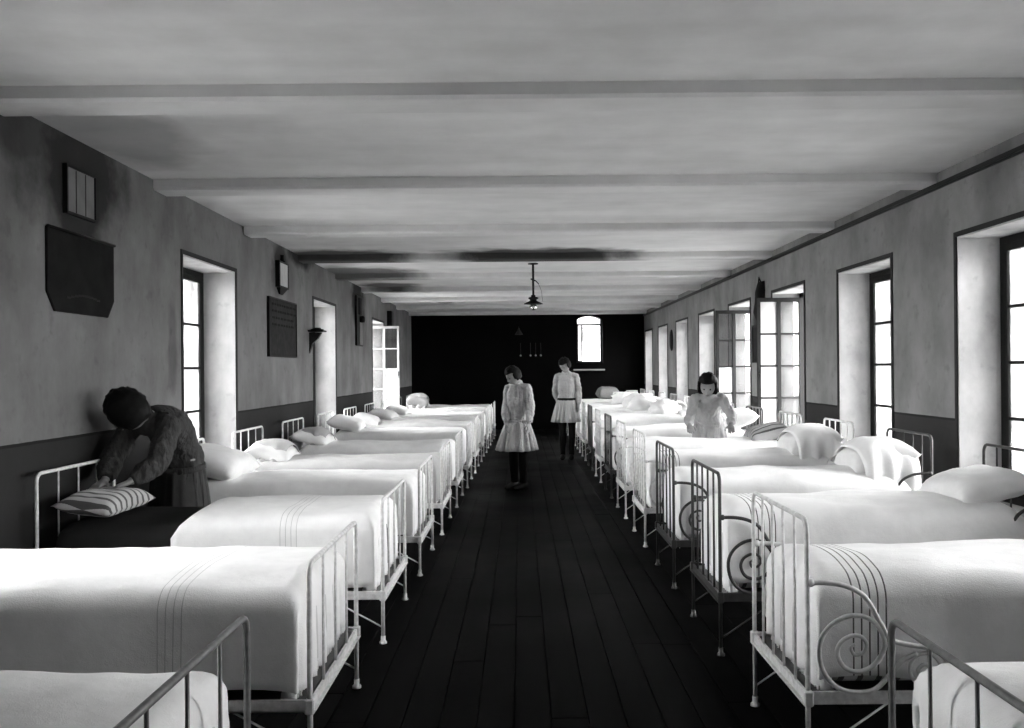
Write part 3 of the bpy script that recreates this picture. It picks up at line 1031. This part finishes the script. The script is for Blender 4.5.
for n_, (i, dx, rx, ry, rz_, z) in enumerate([(8, 1.15, 0.24, 0.24, 0.15, 0.86), (9, 1.0, 0.26, 0.24, 0.16, 0.86), (10, 1.05, 0.24, 0.25, 0.17, 0.86), (11, 1.0, 0.25, 0.22, 0.15, 0.86)]):
    o = link('linen_heap', bundle_mesh(rx, ry, rz_, n_ * 3.1))
    o.location = (RX[i] + dx, RY[i], z + 0.02)
    tag(o, 'heap of rumpled white linen on the %s bed from front %s' % (ORD[i], RW_), 'linen', 'linen heaps on the far beds')
for n_, (i, dx) in enumerate([(12, 1.05), (13, 1.52), (11, 1.45)]):
    b = MB()
    for k in range(6):
        q = random.uniform(-.008, .008)
        b.bbox(-0.12 + q, 0.12 + q, -0.15 - q, 0.15 - q, k * 0.034, k * 0.034 + 0.033, 0.009)
    o = b.build('linen_stack', M['sheet'])
    o.location = (RX[i] + dx, RY[i], 0.805)
    tag(o, 'neat folded pile of white linen on the %s bed from front %s' % (ORD[i], RW_), 'linen', 'folded linen on the far beds')

# ------------------------------------------------------------------ things on the walls


def board(name, side, y0, y1, z0, z1, t, cut, mat, label, cat):
    x = XL if side < 0 else XR
    s = 1 if side < 0 else -1
    root = empty(name, (x, (y0 + y1) / 2, (z0 + z1) / 2))
    tag(root, label, cat)
    h, w = (z1 - z0) / 2, (y1 - y0) / 2
    pts = [(-w, h), (w, h), (w, -h + cut), (w - cut * 0.8, -h), (-w + cut * 0.8, -h), (-w, -h + cut)] if cut else [(-w, h), (w, h), (w, -h), (-w, -h)]
    MB().loft([[V((s * xx, p[0] * k, p[1] * k)) for p in pts] for xx, k in ((0.002, 1), (t * 0.6, 1), (t, 0.985))]).build('sheet', mat, root)
    return root, s, w, h


r, s, w, h = board('wall_hanging', -1, 5.21, 6.07, 1.87, 2.36, 0.015, 0.11, M['paper_dark'], 'large sooty dark wall hanging with cut lower corners near the stooping figure', 'wall hanging')
MB().tube([(s * 0.018, -w, h), (s * 0.018, w, h)], 0.010).build('hanging_rod', M['black'], r, True)
bb = MB()
for k in range(9):
    u0 = -0.5 + k / 9
    bb.box(*sorted((s * 0.0151, s * 0.0175)), u0 * w, (u0 + 1 / 9) * w, -h * (0.62 - 0.10 * math.cos(u0 * PI)) - 0.006, -h * (0.62 - 0.10 * math.cos(u0 * PI)) + 0.006)
bb.build('curved_line', M['black'], r)

r = empty('framed_card', (XL, 5.605, 2.62))
tag(r, 'small pale framed card high above the sooty dark wall hanging', 'frame')
MB().box(0.002, 0.03, -0.19, 0.19, 0.135, 0.15).box(0.002, 0.03, -0.19, 0.19, -0.15, -0.135).box(0.002, 0.03, -0.19, -0.175, -0.135, 0.135).box(0.002, 0.03, 0.175, 0.19, -0.135, 0.135).build('frame', M['black'], r)
MB().box(0.002, 0.02, -0.175, 0.175, -0.135, 0.135).build('card', M['paper_pale'], r)
for k in (-0.06, 0.06):
    MB().box(0.02, 0.022, k - 0.004, k + 0.004, -0.13, 0.13).build('fold_line', M['paper_mid'], r)

r, s, w, h = board('notice_board', -1, 9.77, 10.98, 1.67, 2.33, 0.02, 0, M['paper_mid'], 'dark rectangular notice board between the first two windows', 'notice board')
MB().box(s * 0.02, s * 0.03, -w, w, h - 0.015, h).box(s * 0.02, s * 0.03, -w, w, -h, -h + 0.015).box(s * 0.02, s * 0.03, -w, -w + 0.015, -h, h).box(s * 0.02, s * 0.03, w - 0.015, w, -h, h).build('frame', M['black'], r)
rb = random.Random(4)
for k in range(7):
    zz = h * 0.78 - k * 0.075
    if k > 3:
        continue
    bb = MB()
    y = -w * 0.75
    while y < w * 0.8:
        l = rb.uniform(0.04, 0.13)
        bb.box(s * 0.02, s * 0.0215, y, y + l, zz - 0.012, zz + 0.012)
        y += l + 0.04
    bb.build('print_line', M['paper_dark'], r)

r = empty('wall_lamp_case', (XL, 10.33, 2.61))
tag(r, 'small pale glazed wall case with soot above the dark notice board', 'lamp')
MB().box(0.0, 0.05, -0.20, 0.20, -0.15, -0.13).box(0.0, 0.05, -0.20, 0.20, 0.13, 0.15).box(0.0, 0.05, -0.20, -0.17, -0.13, 0.13).box(0.0, 0.05, 0.17, 0.20, -0.13, 0.13).box(0, 0.015, -0.17, 0.17, -0.13, 0.13).build('case', M['black'], r)
MB().box(0.035, 0.045, -0.17, 0.17, -0.13, 0.13).build('front_panel', M['leaf_white'], r)
MB().lathe([(0.04, 0.15), (0.028, 0.17), (0.02, 0.21), (0.026, 0.23)], (0.028, 0, 0), 12).build('chimney', M['black'], r, True)
MB().loft([[V((0.0, -0.16, -0.15)), V((0.045, -0.16, -0.15)), V((0.045, 0.16, -0.15)), V((0.0, 0.16, -0.15))], [V((0.0, -0.06, -0.22)), V((0.015, -0.06, -0.22)), V((0.015, 0.06, -0.22)), V((0, 0.06, -0.22))]]).build('bracket', M['black'], r)

r = empty('wall_bracket', (XL, 11.76, 2.02))
tag(r, 'black bracket shelf sticking out beside the second window', 'bracket')
MB().bbox(0.0, 0.20, -0.11, 0.11, 0.0, 0.02, 0.004).build('shelf', M['black'], r)
MB().loft([[V((0.0, y, -0.01)), V((0.16, y, -0.01)), V((0.11, y, -0.09)), V((0.04, y, -0.15)), V((0.0, y, -0.28))] for y in (-0.035, 0.035)]).build('support', M['black'], r)
MB().lathe([(0.085, 0.02), (0.085, 0.035), (0.05, 0.04), (0.045, 0.055)], (0.1, 0, 0), 14).build('dish', M['black'], r, True)

r = empty('oil_lamp_panel', (XL, 15.3, 2.38))
tag(r, 'tall narrow black wall panel with two pale inserts amid soot near the end wall', 'lamp')
MB().bbox(0.002, 0.035, -0.30, 0.30, -0.45, 0.40, 0.01).build('back_plate', M['black'], r)
MB().box(0.035, 0.05, -0.12, 0.16, -0.43, -0.05).build('pale_insert', M['paper_pale'], r)
MB().box(0.035, 0.05, -0.15, 0.08, 0.08, 0.36).build('pale_insert', M['paper_mid'], r)
MB().lathe([(0.04, -0.05), (0.05, -0.02), (0.05, 0.03), (0.03, 0.06)], (0.07, 0, 0), 14).build('lamp_font', M['black'], r, True)

r = empty('wall_box', (XL, 18.75, 2.58))
tag(r, 'narrow dark box fixed high on the wall beyond the open window leaf', 'box')
MB().bbox(0.0, 0.10, -0.12, 0.12, -0.16, 0.17, 0.006).build('body', M['black'], r)
MB().bbox(0.10, 0.11, -0.10, 0.10, -0.14, 0.15, 0.004).build('box_door', M['trim'], r)

r = empty('hanging_bag', (XR, 11.72, 2.35))
tag(r, 'dark bag hanging high between two open windows', 'bag')
MB().loft([[V((-d - 0.0, y, z)) for y, d in ((-w_, 0.0), (-w_ * 0.6, t_), (w_ * 0.6, t_), (w_, 0.0))] for z, w_, t_ in ((0.27, 0.17, 0.02), (0.15, 0.20, 0.05), (0.0, 0.17, 0.06), (-0.12, 0.21, 0.075), (-0.24, 0.14, 0.04))]).build('bag_body', M['paper_dark'], r, True)
MB().tube([(-0.02, -0.06, 0.26), (-0.03, 0.0, 0.33), (-0.02, 0.06, 0.26)], 0.008).build('strap', M['black'], r, True)
r = empty('dark_wall_panel', (XR, 11.76, 1.83))  # added panel standing for the shadow and soot on this wall
tag(r, 'dark square panel over a shadowed, sooty patch of wall under the hanging bag', 'board')
MB().bbox(-0.02, 0.0, -0.34, 0.34, -0.26, 0.24, 0.006).build('panel', M['paper_mid'], r)
MB().box(-0.03, -0.02, -0.34, 0.34, 0.215, 0.24).box(-0.03, -0.02, -0.34, -0.315, -0.26, 0.215).box(-0.03, -0.02, 0.315, 0.34, -0.26, 0.215).build('frame', M['black'], r)

r = empty('oval_plaque', (XR, 18.63, 2.09))
tag(r, 'dark oval plaque between the far windows', 'plaque')
MB().loft([[V((-xx, 0.15 * k * math.cos(2 * PI * j / 28), 0.22 * k * math.sin(2 * PI * j / 28))) for j in range(28)] for xx, k in ((0.0, 1), (0.018, 1), (0.03, 0.9), (0.022, 0.82))]).build('oval_rim', M['black'], r, True)
MB().loft([[V((-xx, 0.15 * k * math.cos(2 * PI * j / 28), 0.22 * k * math.sin(2 * PI * j / 28))) for j in range(28)] for xx, k in ((0.02, 0.8), (0.026, 0.7), (0.03, 0.3))]).build('oval_face', M['paper_dark'], r, True)

# dim rods with pale tips and a small fitting on the black end wall
for k, xx in enumerate((0.02, 0.27, 0.40, 0.53)):
    r = empty('hanging_rod', (xx, YF, 1.88))
    tag(r, 'thin dim rod with pale tip, %s counted toward the small window, black end wall' % ORD[k], 'rod', 'dim rods on the end wall')
    MB().tube([(0, -0.03, 0.0), (0, -0.03, 0.30)], 0.006, 6).tube([(0, -0.03, 0.29), (0, 0.0, 0.30)], 0.006, 6).build('shaft', M['trim'], r, True)
    MB().ball((0, -0.03, -0.015), 0.022, 10, 8).build('tip', M['sill'], r, True)
r = empty('end_wall_fitting', (-0.02, YF, 2.45))
tag(r, 'small dim conical lamp fitting on the black end wall', 'lamp')
MB().tube([(0, 0, 0.12), (0, -0.06, 0.14), (0, -0.1, 0.10)], 0.008, 6).build('arm', M['trim'], r, True)
MB().lathe([(0.10, -0.06), (0.095, -0.05), (0.03, 0.06), (0.02, 0.10)], (0, -0.11, 0), 16).build('shade', M['trim'], r, True)

# pendant lamp
r = empty('pendant_lamp', (0.19, 12.3, 0))
tag(r, 'black pendant gas lamp on a rod hanging from the ceiling over the aisle', 'lamp')
MB().lathe([(0.016, ZC - 0.02), (0.07, ZC - 0.012), (0.07, ZC)], n=16).build('ceiling_rose', M['black'], r, True)
MB().tube([(0, 0, ZC), (0, 0, 2.50)], 0.015, 10).build('rod', M['black'], r, True)
MB().tube([(-0.035, 0, ZC - 0.21), (0.035, 0, ZC - 0.24)], 0.009, 8).tube([(0.03, 0, ZC - 0.235), (0.075, 0, ZC - 0.28)], 0.007, 8).build('tap', M['black'], r, True)
MB().tube(spline([(0.07, 0, ZC - 0.275), (0.11, 0, 2.58), (0.12, 0, 2.50), (0.13, 0, 2.43)], 5), 0.0025, 5).build('pull_chain', M['black'], r, True)
MB().lathe([(0.018, 2.525), (0.03, 2.52), (0.03, 2.50), (0.065, 2.49), (0.07, 2.475), (0.04, 2.455), (0.055, 2.44), (0.13, 2.405), (0.132, 2.398), (0.05, 2.41)], n=20).build('burner_cap', M['black'], r, True)
MB().lathe([(0.03, 2.40), (0.048, 2.375), (0.05, 2.35), (0.035, 2.325), (0.008, 2.315)], n=16).build('glass_globe', M['bulb'], r, True)

# ------------------------------------------------------------------ people


def frame_axes(fwd, up):
    f = V(fwd).normalized()
    u = V(up)
    u = (u - f * u.dot(f)).normalized()
    return f.cross(u).normalized(), f, u        # right, forward, up


def head_shape(b, c, fwd, up, k=1.0):
    """head with brow, eye sockets, nose, mouth and chin; axes: right, forward (face), up"""
    R, F, U = frame_axes(fwd, up)
    c = V(c)
    nu, nv = 40, 30
    rings = []
    for a in range(1, nv):
        th = PI * a / nv
        ring = []
        for j in range(nu):
            ph = 2 * PI * j / nu
            x, y, z = math.sin(th) * math.cos(ph), math.sin(th) * math.sin(ph), -math.cos(th)
            rx, ry, rz = 0.074, 0.094, 0.112
            if z < 0:
                rx *= 1 - 0.30 * z * z
                ry *= 1 - 0.12 * z * z
            X, Y, Z = x * rx, y * ry, z * rz
            if y > 0:
                g = lambda x0, z0, sx, sz: math.exp(-((X - x0) / sx) ** 2 - ((Z - z0) / sz) ** 2)
                Y += 0.020 * g(0, -0.022, 0.011, 0.020) + 0.010 * g(0, 0.0, 0.009, 0.02)
                Y -= 0.010 * (g(0.03, 0.008, 0.015, 0.011) + g(-0.03, 0.008, 0.015, 0.011))
                Y += 0.005 * g(0, 0.03, 0.05, 0.012) + 0.006 * g(0, -0.062, 0.02, 0.008) - 0.004 * g(0, -0.052, 0.02, 0.004) + 0.009 * g(0, -0.092, 0.02, 0.014)
            else:
                Y *= 1.05
            ring.append(c + (R * X + F * Y + U * Z) * k)
        rings.append(ring)
    b.loft(rings)
    for s in (-1, 1):
        e = c + (R * (s * 0.074) + F * (-0.008) + U * (-0.006)) * k
        i0 = len(b.v)
        b.ball((0, 0, 0), (0.010, 0.017, 0.031), 10, 8)
        for q in range(i0, len(b.v)):
            p = b.v[q]
            b.v[q] = e + (R * p.x + F * p.y + U * p.z) * k


def hand(b, wrist, d, palm, thumb_side, k=1.0, curl=0.5):
    """palm, four unequal bent fingers and a thumb leaving the side of the palm"""
    d = V(d).normalized()
    n = V(palm)
    n = (n - d * n.dot(d)).normalized()          # direction the palm faces
    sd = d.cross(n).normalized()
    if sd.dot(V(thumb_side)) < 0:
        sd = -sd
    w = V(wrist)
    b.tube([w - d * 0.02, w, w + d * 0.035 * k, w + d * 0.075 * k, w + d * 0.088 * k], [(0.017, 0.024), (0.017, 0.026), (0.016, 0.038), (0.014, 0.040), (0.010, 0.036)], 12, hint=n)
    for i, (off, ln) in enumerate(((0.030, 0.070), (0.010, 0.078), (-0.010, 0.072), (-0.029, 0.056))):
        p = w + d * (0.078 * k) + sd * (off * k)
        pts = [p - d * 0.02]
        pts.append(p)
        dirv = d + sd * off * 1.5
        for q, f in enumerate((0.45, 0.32, 0.23)):
            ang = curl * (0.45 + 0.55 * q) + 0.05 * i
            dd = (dirv * math.cos(ang) + n * math.sin(ang)).normalized()
            p = p + dd * ln * f * k
            pts.append(p)
        b.tube(pts, [0.0095, 0.0092, 0.0085, 0.0078, 0.0062], 8, hint=n)
    p = w + d * 0.022 * k + sd * 0.022 * k
    pts = [p, p + (d * 0.5 + sd * 0.75 + n * 0.25).normalized() * 0.034 * k]
    pts.append(pts[-1] + (d * 0.85 + sd * 0.35 + n * 0.35).normalized() * 0.028 * k)
    pts.append(pts[-1] + (d * 0.9 + n * 0.4).normalized() * 0.022 * k)
    b.tube(pts, [0.013, 0.0115, 0.010, 0.007], 8, hint=n)


def remesh(o, vox, smooth=4, fac=0.5):
    md = o.modifiers.new('one_surface', 'REMESH')
    md.mode = 'VOXEL'
    md.voxel_size = vox
    md.use_smooth_shade = True
    ms = o.modifiers.new('smooth', 'SMOOTH')
    ms.iterations = smooth
    ms.factor = fac
    return o


def person(spec):
    """one figure; every joint given in world space"""
    root = empty('person', spec['base'])
    tag(root, spec['label'], 'person')
    B = V(spec['base'])
    q = {k: V(v) - B for k, v in spec.items() if isinstance(v, tuple) and k not in ('face', 'up', 'base') and len(v) == 3 and not isinstance(v[0], tuple)}
    k = spec.get('k', 1.0)
    lat = (q['shl'] - q['shr']).normalized()
    hlat = (q['hipl'] - q['hipr']).normalized()
    pel = (q['hipl'] + q['hipr']) / 2
    sh = (q['shl'] + q['shr']) / 2
    neck = q['neck']

    def trunk(b, g, low=True):
        pts = [pel - V((0, 0, 0.06)), pel + V((0, 0, 0.03)), pel.lerp(sh, 0.36), pel.lerp(sh, 0.66), pel.lerp(sh, 0.88), sh.lerp(neck, 0.45), neck]
        sl = spec.get('slim', 0.9)
        rr = [(0.155 * sl, 0.105), (0.160 * sl, 0.115), (0.130 * sl, 0.098), (0.146 * sl, 0.112), (0.146 * sl, 0.096), (0.100 * sl, 0.070), (0.050, 0.050)]
        if 'spine' in spec:
            sp_ = V(spec['spine'])
            for i in (2, 3, 4):
                pts[i] = pts[i] + sp_ * (0.7, 1.0, 0.6)[i - 2]
        b.tube(spline(pts, 3), [x for i in range(len(rr) - 1) for x in [(rr[i][0] * (1 - t / 3) + rr[i + 1][0] * t / 3 + g, rr[i][1] * (1 - t / 3) + rr[i + 1][1] * t / 3 + g) for t in range(3)]] + [(rr[-1][0] + g, rr[-1][1] + g)], 20, hint=lat.lerp(hlat, 0.5))

    b = MB()
    trunk(b, 0.0)
    hd = q['head']
    head_shape(b, hd, spec['face'], spec['up'], k * spec.get('hk', 1.0))
    R, F, U = frame_axes(spec['face'], spec['up'])
    b.tube([neck - (hd - neck) * 0.35, neck, hd - U * 0.06 - F * 0.01], [0.056, 0.050, 0.050], 14)
    for s in ('l', 'r'):
        b.tube(spline([sh.lerp(q['sh' + s], 0.5), q['sh' + s], q['sh' + s].lerp(q['el' + s], 0.5), q['el' + s], q['el' + s].lerp(q['wr' + s], 0.45), q['wr' + s]], 2), [0.05, 0.052, 0.052, 0.047, 0.043, 0.041, 0.038, 0.036, 0.030, 0.027, 0.024], 12)
        dd, pn, th = spec['hand' + s]
        hand(b, q['wr' + s], dd, pn, th, k, spec.get('curl', 0.5))
        b.tube(spline([q['hip' + s] + V((0, 0, 0.02)), q['hip' + s].lerp(q['kn' + s], 0.5), q['kn' + s], q['kn' + s].lerp(q['an' + s], 0.4), q['an' + s]], 2), [0.088, 0.082, 0.074, 0.063, 0.054, 0.053, 0.050, 0.042, 0.034], 12)
        fd = V(spec['foot']).normalized()
        b.tube([q['an' + s] - fd * 0.045 + V((0, 0, -0.035)), q['an' + s] + V((0, 0, -0.035)), q['an' + s] + fd * 0.08 + V((0, 0, -0.05)), q['an' + s] + fd * 0.15 + V((0, 0, -0.058))], [(0.030, 0.028), (0.038, 0.034), (0.028, 0.040), (0.014, 0.028)], 12, hint=(0, 0, 1))
    body = b.build('body', M['skin'], root, True)
    remesh(body, 0.0065, 3)
    # eyes, lips
    hk = k * spec.get('hk', 1.0)
    for s in (-1, 1):
        MB().ball(hd + (R * (s * 0.030) + F * 0.078 + U * 0.008) * hk, 0.0095 * hk, 10, 8).build('eye', M['eye'], root, True)
    MB().tube([hd + (R * x + F * y + U * z) * hk for x, y, z in ((-0.022, 0.079, -0.058), (-0.010, 0.088, -0.056), (0, 0.0905, -0.057), (0.010, 0.088, -0.056), (0.022, 0.079, -0.058))], [0.002, 0.0045, 0.005, 0.0045, 0.002], 8).build('lips', M['lip'], root, True)
    # hair: cap with a hairline, falling to the jaw
    hb = MB()
    nu, nv = 36, 26
    rings = []
    hl = spec.get('hair_low', -0.075)
    for a in range(1, nv):
        tha = PI * a / nv
        ring = []
        for j in range(nu):
            ph = 2 * PI * j / nu
            x, y, z = math.sin(tha) * math.cos(ph), math.sin(tha) * math.sin(ph), -math.cos(tha)
            g = 1 + 0.10 * noise.noise(V((x * 6, y * 6, z * 4 + 2)))
            g *= spec.get('hair_k', 1.0)
            X, Y, Z = x * 0.096 * g, y * 0.112 * g - 0.008, z * 0.128 * g
            if z < 0:
                X *= 1 + 0.10 * min(1, -z * 2)
            Z = max(Z, hl)
            if y > 0.18 and z < 0.45 and abs(x) < spec.get('face_open', 0.82):        # open face
                Y = min(Y, 0.02 - 0.02 * (1 - abs(x)))
            elif y > 0.18:
                Y = min(Y, 0.103)
            ring.append(hd + (R * X + F * Y + U * (Z + 0.012)) * hk)
        rings.append(ring)
    hb.loft(rings)
    hair = hb.build('hair', M['hair'], root, True)
    if spec.get('bun'):
        MB().ball(hd + (F * -0.10 + U * 0.06) * hk, (0.055 * hk, 0.055 * hk, 0.05 * hk)).build('hair_bun', M['hair'], root, True)
    # smock: blouse with full sleeves
    sm = M[spec['cloth']]
    b = MB()
    trunk(b, 0.020)
    for s in ('l', 'r'):
        w_ = q['wr' + s]
        b.tube(spline([sh.lerp(q['sh' + s], 0.4), q['sh' + s], q['sh' + s].lerp(q['el' + s], 0.5), q['el' + s], q['el' + s].lerp(w_, 0.5), q['el' + s].lerp(w_, 0.93)], 3), [x * spec.get('sleeve', 1.0) for x in (0.052, 0.055, 0.056, 0.056, 0.057, 0.057, 0.056, 0.055, 0.055, 0.056, 0.056, 0.055, 0.053, 0.047, 0.040, 0.035)], 14)
    # collar
    b.tube([neck - (hd - neck) * 0.12, neck + (hd - neck) * 0.12], [0.070, 0.062], 16)
    smo = b.build('smock', sm, root, True)
    remesh(smo, 0.009, 2)
    tx = bpy.data.textures.new('folds', 'CLOUDS')
    tx.noise_scale = 0.075
    dm = smo.modifiers.new('folds', 'DISPLACE')
    dm.texture = tx
    dm.strength = 0.034
    dm.mid_level = 0.5
    # belt
    wc = pel + V((0, 0, spec.get('belt', 0.06)))
    bs = spec.get('slim', 0.9) * 1.04
    up = (sh - pel).normalized()
    if spec.get('bent'):
        up = (V((0, 0, 1)) + up * 0.25).normalized()
    ax2 = up.cross(hlat).normalized()
    ring = lambda c, ra, rb, n=48, ple=0.0, ph=0.0, nn=15: [c + hlat * (ra * (1 + ple * math.sin(nn * 2 * PI * j / n + ph + 2 * math.sin(2 * PI * j / n * 3))) * math.cos(2 * PI * j / n)) + ax2 * (rb * (1 + ple * math.sin(nn * 2 * PI * j / n + ph + 2 * math.sin(2 * PI * j / n * 3))) * math.sin(2 * PI * j / n)) for j in range(n)]
    if spec.get('belt_on', True):
        MB().loft([ring(wc - up * 0.02, 0.172 * bs, 0.140), ring(wc - up * 0.018, 0.182 * bs, 0.149), ring(wc + up * 0.018, 0.180 * bs, 0.147), ring(wc + up * 0.02, 0.170 * bs, 0.138)]).build('belt', M[spec.get('belt_mat', spec['cloth'])], root, True)
    # skirt with pleats
    hem = V(spec['hem']) - B
    fl_ = spec.get('flare', (0.30, 0.25))
    rings = []
    N = 120
    for t in (0, 0.04, 0.15, 0.3, 0.5, 0.7, 0.85, 1.0):
        c = wc.lerp(hem, t)
        ra = 0.166 * bs + (fl_[0] - 0.166 * bs) * t ** 0.8
        rb = 0.134 + (fl_[1] - 0.134) * t ** 0.8
        rings.append(ring(c, ra, rb, N, 0.02 + 0.085 * min(1, t * 1.6), 0.5, 14))
    sk = MB().loft(rings, cap=False).build('skirt', sm, root, True)
    solidify(sk, 0.006)
    if spec.get('apron'):
        ar = []
        for t in (0.0, 0.3, 0.6, 0.95):
            c = wc.lerp(hem, t)
            ra, rb = (0.190 + (fl_[0] - 0.165) * t ** 0.8, 0.150 + (fl_[1] - 0.12) * t ** 0.8)
            ar.append([c + hlat * ra * math.cos(a_) + ax2 * rb * math.sin(a_) * (1 + 0.04 * math.sin(a_ * 16)) for a_ in [spec['apron'][0] + (spec['apron'][1] - spec['apron'][0]) * j / 24 for j in range(25)]])
        ap = MB().loft(ar, cap=False, closed=False).build('apron', M['apron'], root, True)
        solidify(ap, 0.004)
    # stockings and shoes
    fd = V(spec['foot']).normalized()
    for s in ('l', 'r'):
        MB().tube(spline([q['kn' + s] + V((0, 0, 0.12)), q['kn' + s], q['kn' + s].lerp(q['an' + s], 0.4), q['an' + s]], 3), [0.070, 0.065, 0.061, 0.058, 0.058, 0.058, 0.057, 0.053, 0.046, 0.042], 14).build('stocking', M['stocking'], root, True)
        a = q['an' + s]
        sb = MB()
        z0 = -a.z - B.z + a.z
        sb.tube([V((a.x, a.y, 0)) - fd * 0.07 + V((0, 0, 0.045)), V((a.x, a.y, 0)) - fd * 0.055 + V((0, 0, 0.05)), V((a.x, a.y, 0)) + V((0, 0, 0.055)), V((a.x, a.y, 0)) + fd * 0.08 + V((0, 0, 0.04)), V((a.x, a.y, 0)) + fd * 0.16 + V((0, 0, 0.030)), V((a.x, a.y, 0)) + fd * 0.19 + V((0, 0, 0.024))],
                [(0.032, 0.024), (0.045, 0.036), (0.052, 0.040), (0.038, 0.045), (0.028, 0.038), (0.012, 0.018)], 14, hint=(0, 0, 1))
        for i_ in range(len(sb.v)):
            sb.v[i_].z = max(sb.v[i_].z, 0.002)
        sb.build('shoe', M['leather'], root, True)
    return root


# girl in the aisle, head bowed towards the beds on her side
person(dict(label='girl in a long pale belted smock standing with bowed head in the aisle', base=(-0.03, 11.3, 0), k=0.96, slim=0.80,
            neck=(-0.035, 11.28, 1.335), head=(-0.085, 11.19, 1.425), face=(-0.75, -0.50, -0.55), up=(-0.42, -0.25, 0.85),
            shl=(0.085, 11.19, 1.275), shr=(-0.145, 11.37, 1.275), ell=(0.125, 11.15, 1.04), elr=(-0.175, 11.32, 1.04), wrl=(0.105, 11.06, 0.84), wrr=(-0.185, 11.14, 0.85),
            handl=((-0.1, -0.25, -1), (-0.6, 0.3, 0), (-0.6, -0.8, 0)), handr=((0.1, -0.3, -1), (0.8, 0, 0), (0.1, -1, 0)),
            hipl=(0.03, 11.24, 0.86), hipr=(-0.10, 11.35, 0.86), knl=(0.03, 11.25, 0.46), knr=(-0.09, 11.34, 0.46), anl=(0.03, 11.29, 0.085), anr=(-0.08, 11.37, 0.085),
            foot=(-0.6, -0.8, 0), cloth='smock', belt=0.0, hem=(-0.045, 11.28, 0.50), flare=(0.25, 0.24), hair_low=-0.07))
# girl farther down the aisle
person(dict(label='girl in a pale smock with dark belt standing far down the aisle', base=(0.78, 15.0, 0), k=1.0, slim=0.86,
            neck=(0.765, 14.98, 1.455), head=(0.74, 14.91, 1.575), face=(-0.45, -0.62, -0.64), up=(-0.2, -0.35, 0.9),
            shl=(0.925, 14.97, 1.385), shr=(0.625, 15.02, 1.385), ell=(0.975, 14.99, 1.13), elr=(0.59, 15.08, 1.13), wrl=(0.965, 14.90, 0.92), wrr=(0.65, 15.20, 0.95),
            handl=((-0.05, -0.15, -1), (-1, 0, 0), (0, -1, 0)), handr=((0.7, 0.1, -0.5), (0, 1, 0), (0, 0, 1)),
            hipl=(0.855, 14.99, 0.93), hipr=(0.70, 15.01, 0.93), knl=(0.855, 14.97, 0.50), knr=(0.70, 14.99, 0.50), anl=(0.85, 15.0, 0.085), anr=(0.705, 15.02, 0.085),
            foot=(-0.1, -1, 0), cloth='smock', belt=0.08, belt_mat='leather', hem=(0.76, 14.99, 0.63), flare=(0.225, 0.20), hair_low=-0.06))
# girl making a bed on the window side
person(dict(label='dark haired girl in a pale smock bending over a bed beside the open windows', base=(2.14, 10.13, 0), k=1.0, hk=1.05,
            neck=(2.09, 9.96, 1.225), head=(2.055, 9.86, 1.300), face=(-0.25, -0.86, -0.45), up=(-0.08, -0.42, 0.9), spine=(0, 0.04, 0.03),
            shl=(2.245, 9.99, 1.165), shr=(1.935, 9.99, 1.165), ell=(2.33, 9.90, 0.965), elr=(1.855, 9.88, 0.965), wrl=(2.27, 9.73, 0.885), wrr=(1.82, 9.70, 0.89),
            handl=((-0.1, -0.8, -0.35), (0, -0.2, -1), (-1, 0, 0)), handr=((-0.05, -0.8, -0.35), (0, -0.2, -1), (1, 0, 0)), curl=0.35,
            hipl=(2.22, 10.18, 0.86), hipr=(2.05, 10.18, 0.86), knl=(2.22, 10.15, 0.46), knr=(2.05, 10.15, 0.46), anl=(2.22, 10.18, 0.085), anr=(2.05, 10.18, 0.085),
            foot=(0, -1, 0), cloth='smock', belt=0.06, hem=(2.135, 10.17, 0.45), flare=(0.22, 0.17), hair_low=-0.095, hair_k=1.12))
# woman stooping over the half-made bed
person(dict(label='woman in a dark smock stooping over the half made bed to arrange its pillow', base=(-2.38, 6.22, 0), k=1.03, hk=1.08,
            neck=(-2.445, 5.86, 1.215), head=(-2.51, 5.75, 1.255), face=(-0.72, -0.12, -0.68), up=(-0.66, -0.2, 0.72), spine=(0.03, 0.05, 0.07),
            shl=(-2.275, 5.84, 1.16), shr=(-2.57, 5.97, 1.16), ell=(-2.285, 5.66, 0.94), elr=(-2.62, 5.77, 0.95), wrl=(-2.395, 5.52, 0.835), wrr=(-2.57, 5.56, 0.84),
            handl=((-0.75, -0.40, -0.3), (-0.1, -0.1, -1), (-0.3, 0.9, 0)), handr=((-0.2, -0.8, -0.3), (0, -0.2, -1), (0.9, 0, 0)), curl=0.45,
            hipl=(-2.28, 6.17, 0.90), hipr=(-2.45, 6.25, 0.90), knl=(-2.30, 6.17, 0.48), knr=(-2.45, 6.24, 0.48), anl=(-2.30, 6.20, 0.085), anr=(-2.45, 6.26, 0.085),
            foot=(-0.3, -0.9, 0), cloth='smock_dark', slim=1.12, sleeve=1.32, face_open=0.45, belt=-0.05, hem=(-2.37, 6.25, 0.26), flare=(0.22, 0.19), apron=(-1.1, 1.2), bent=True, hair_low=-0.115, hair_k=1.06))
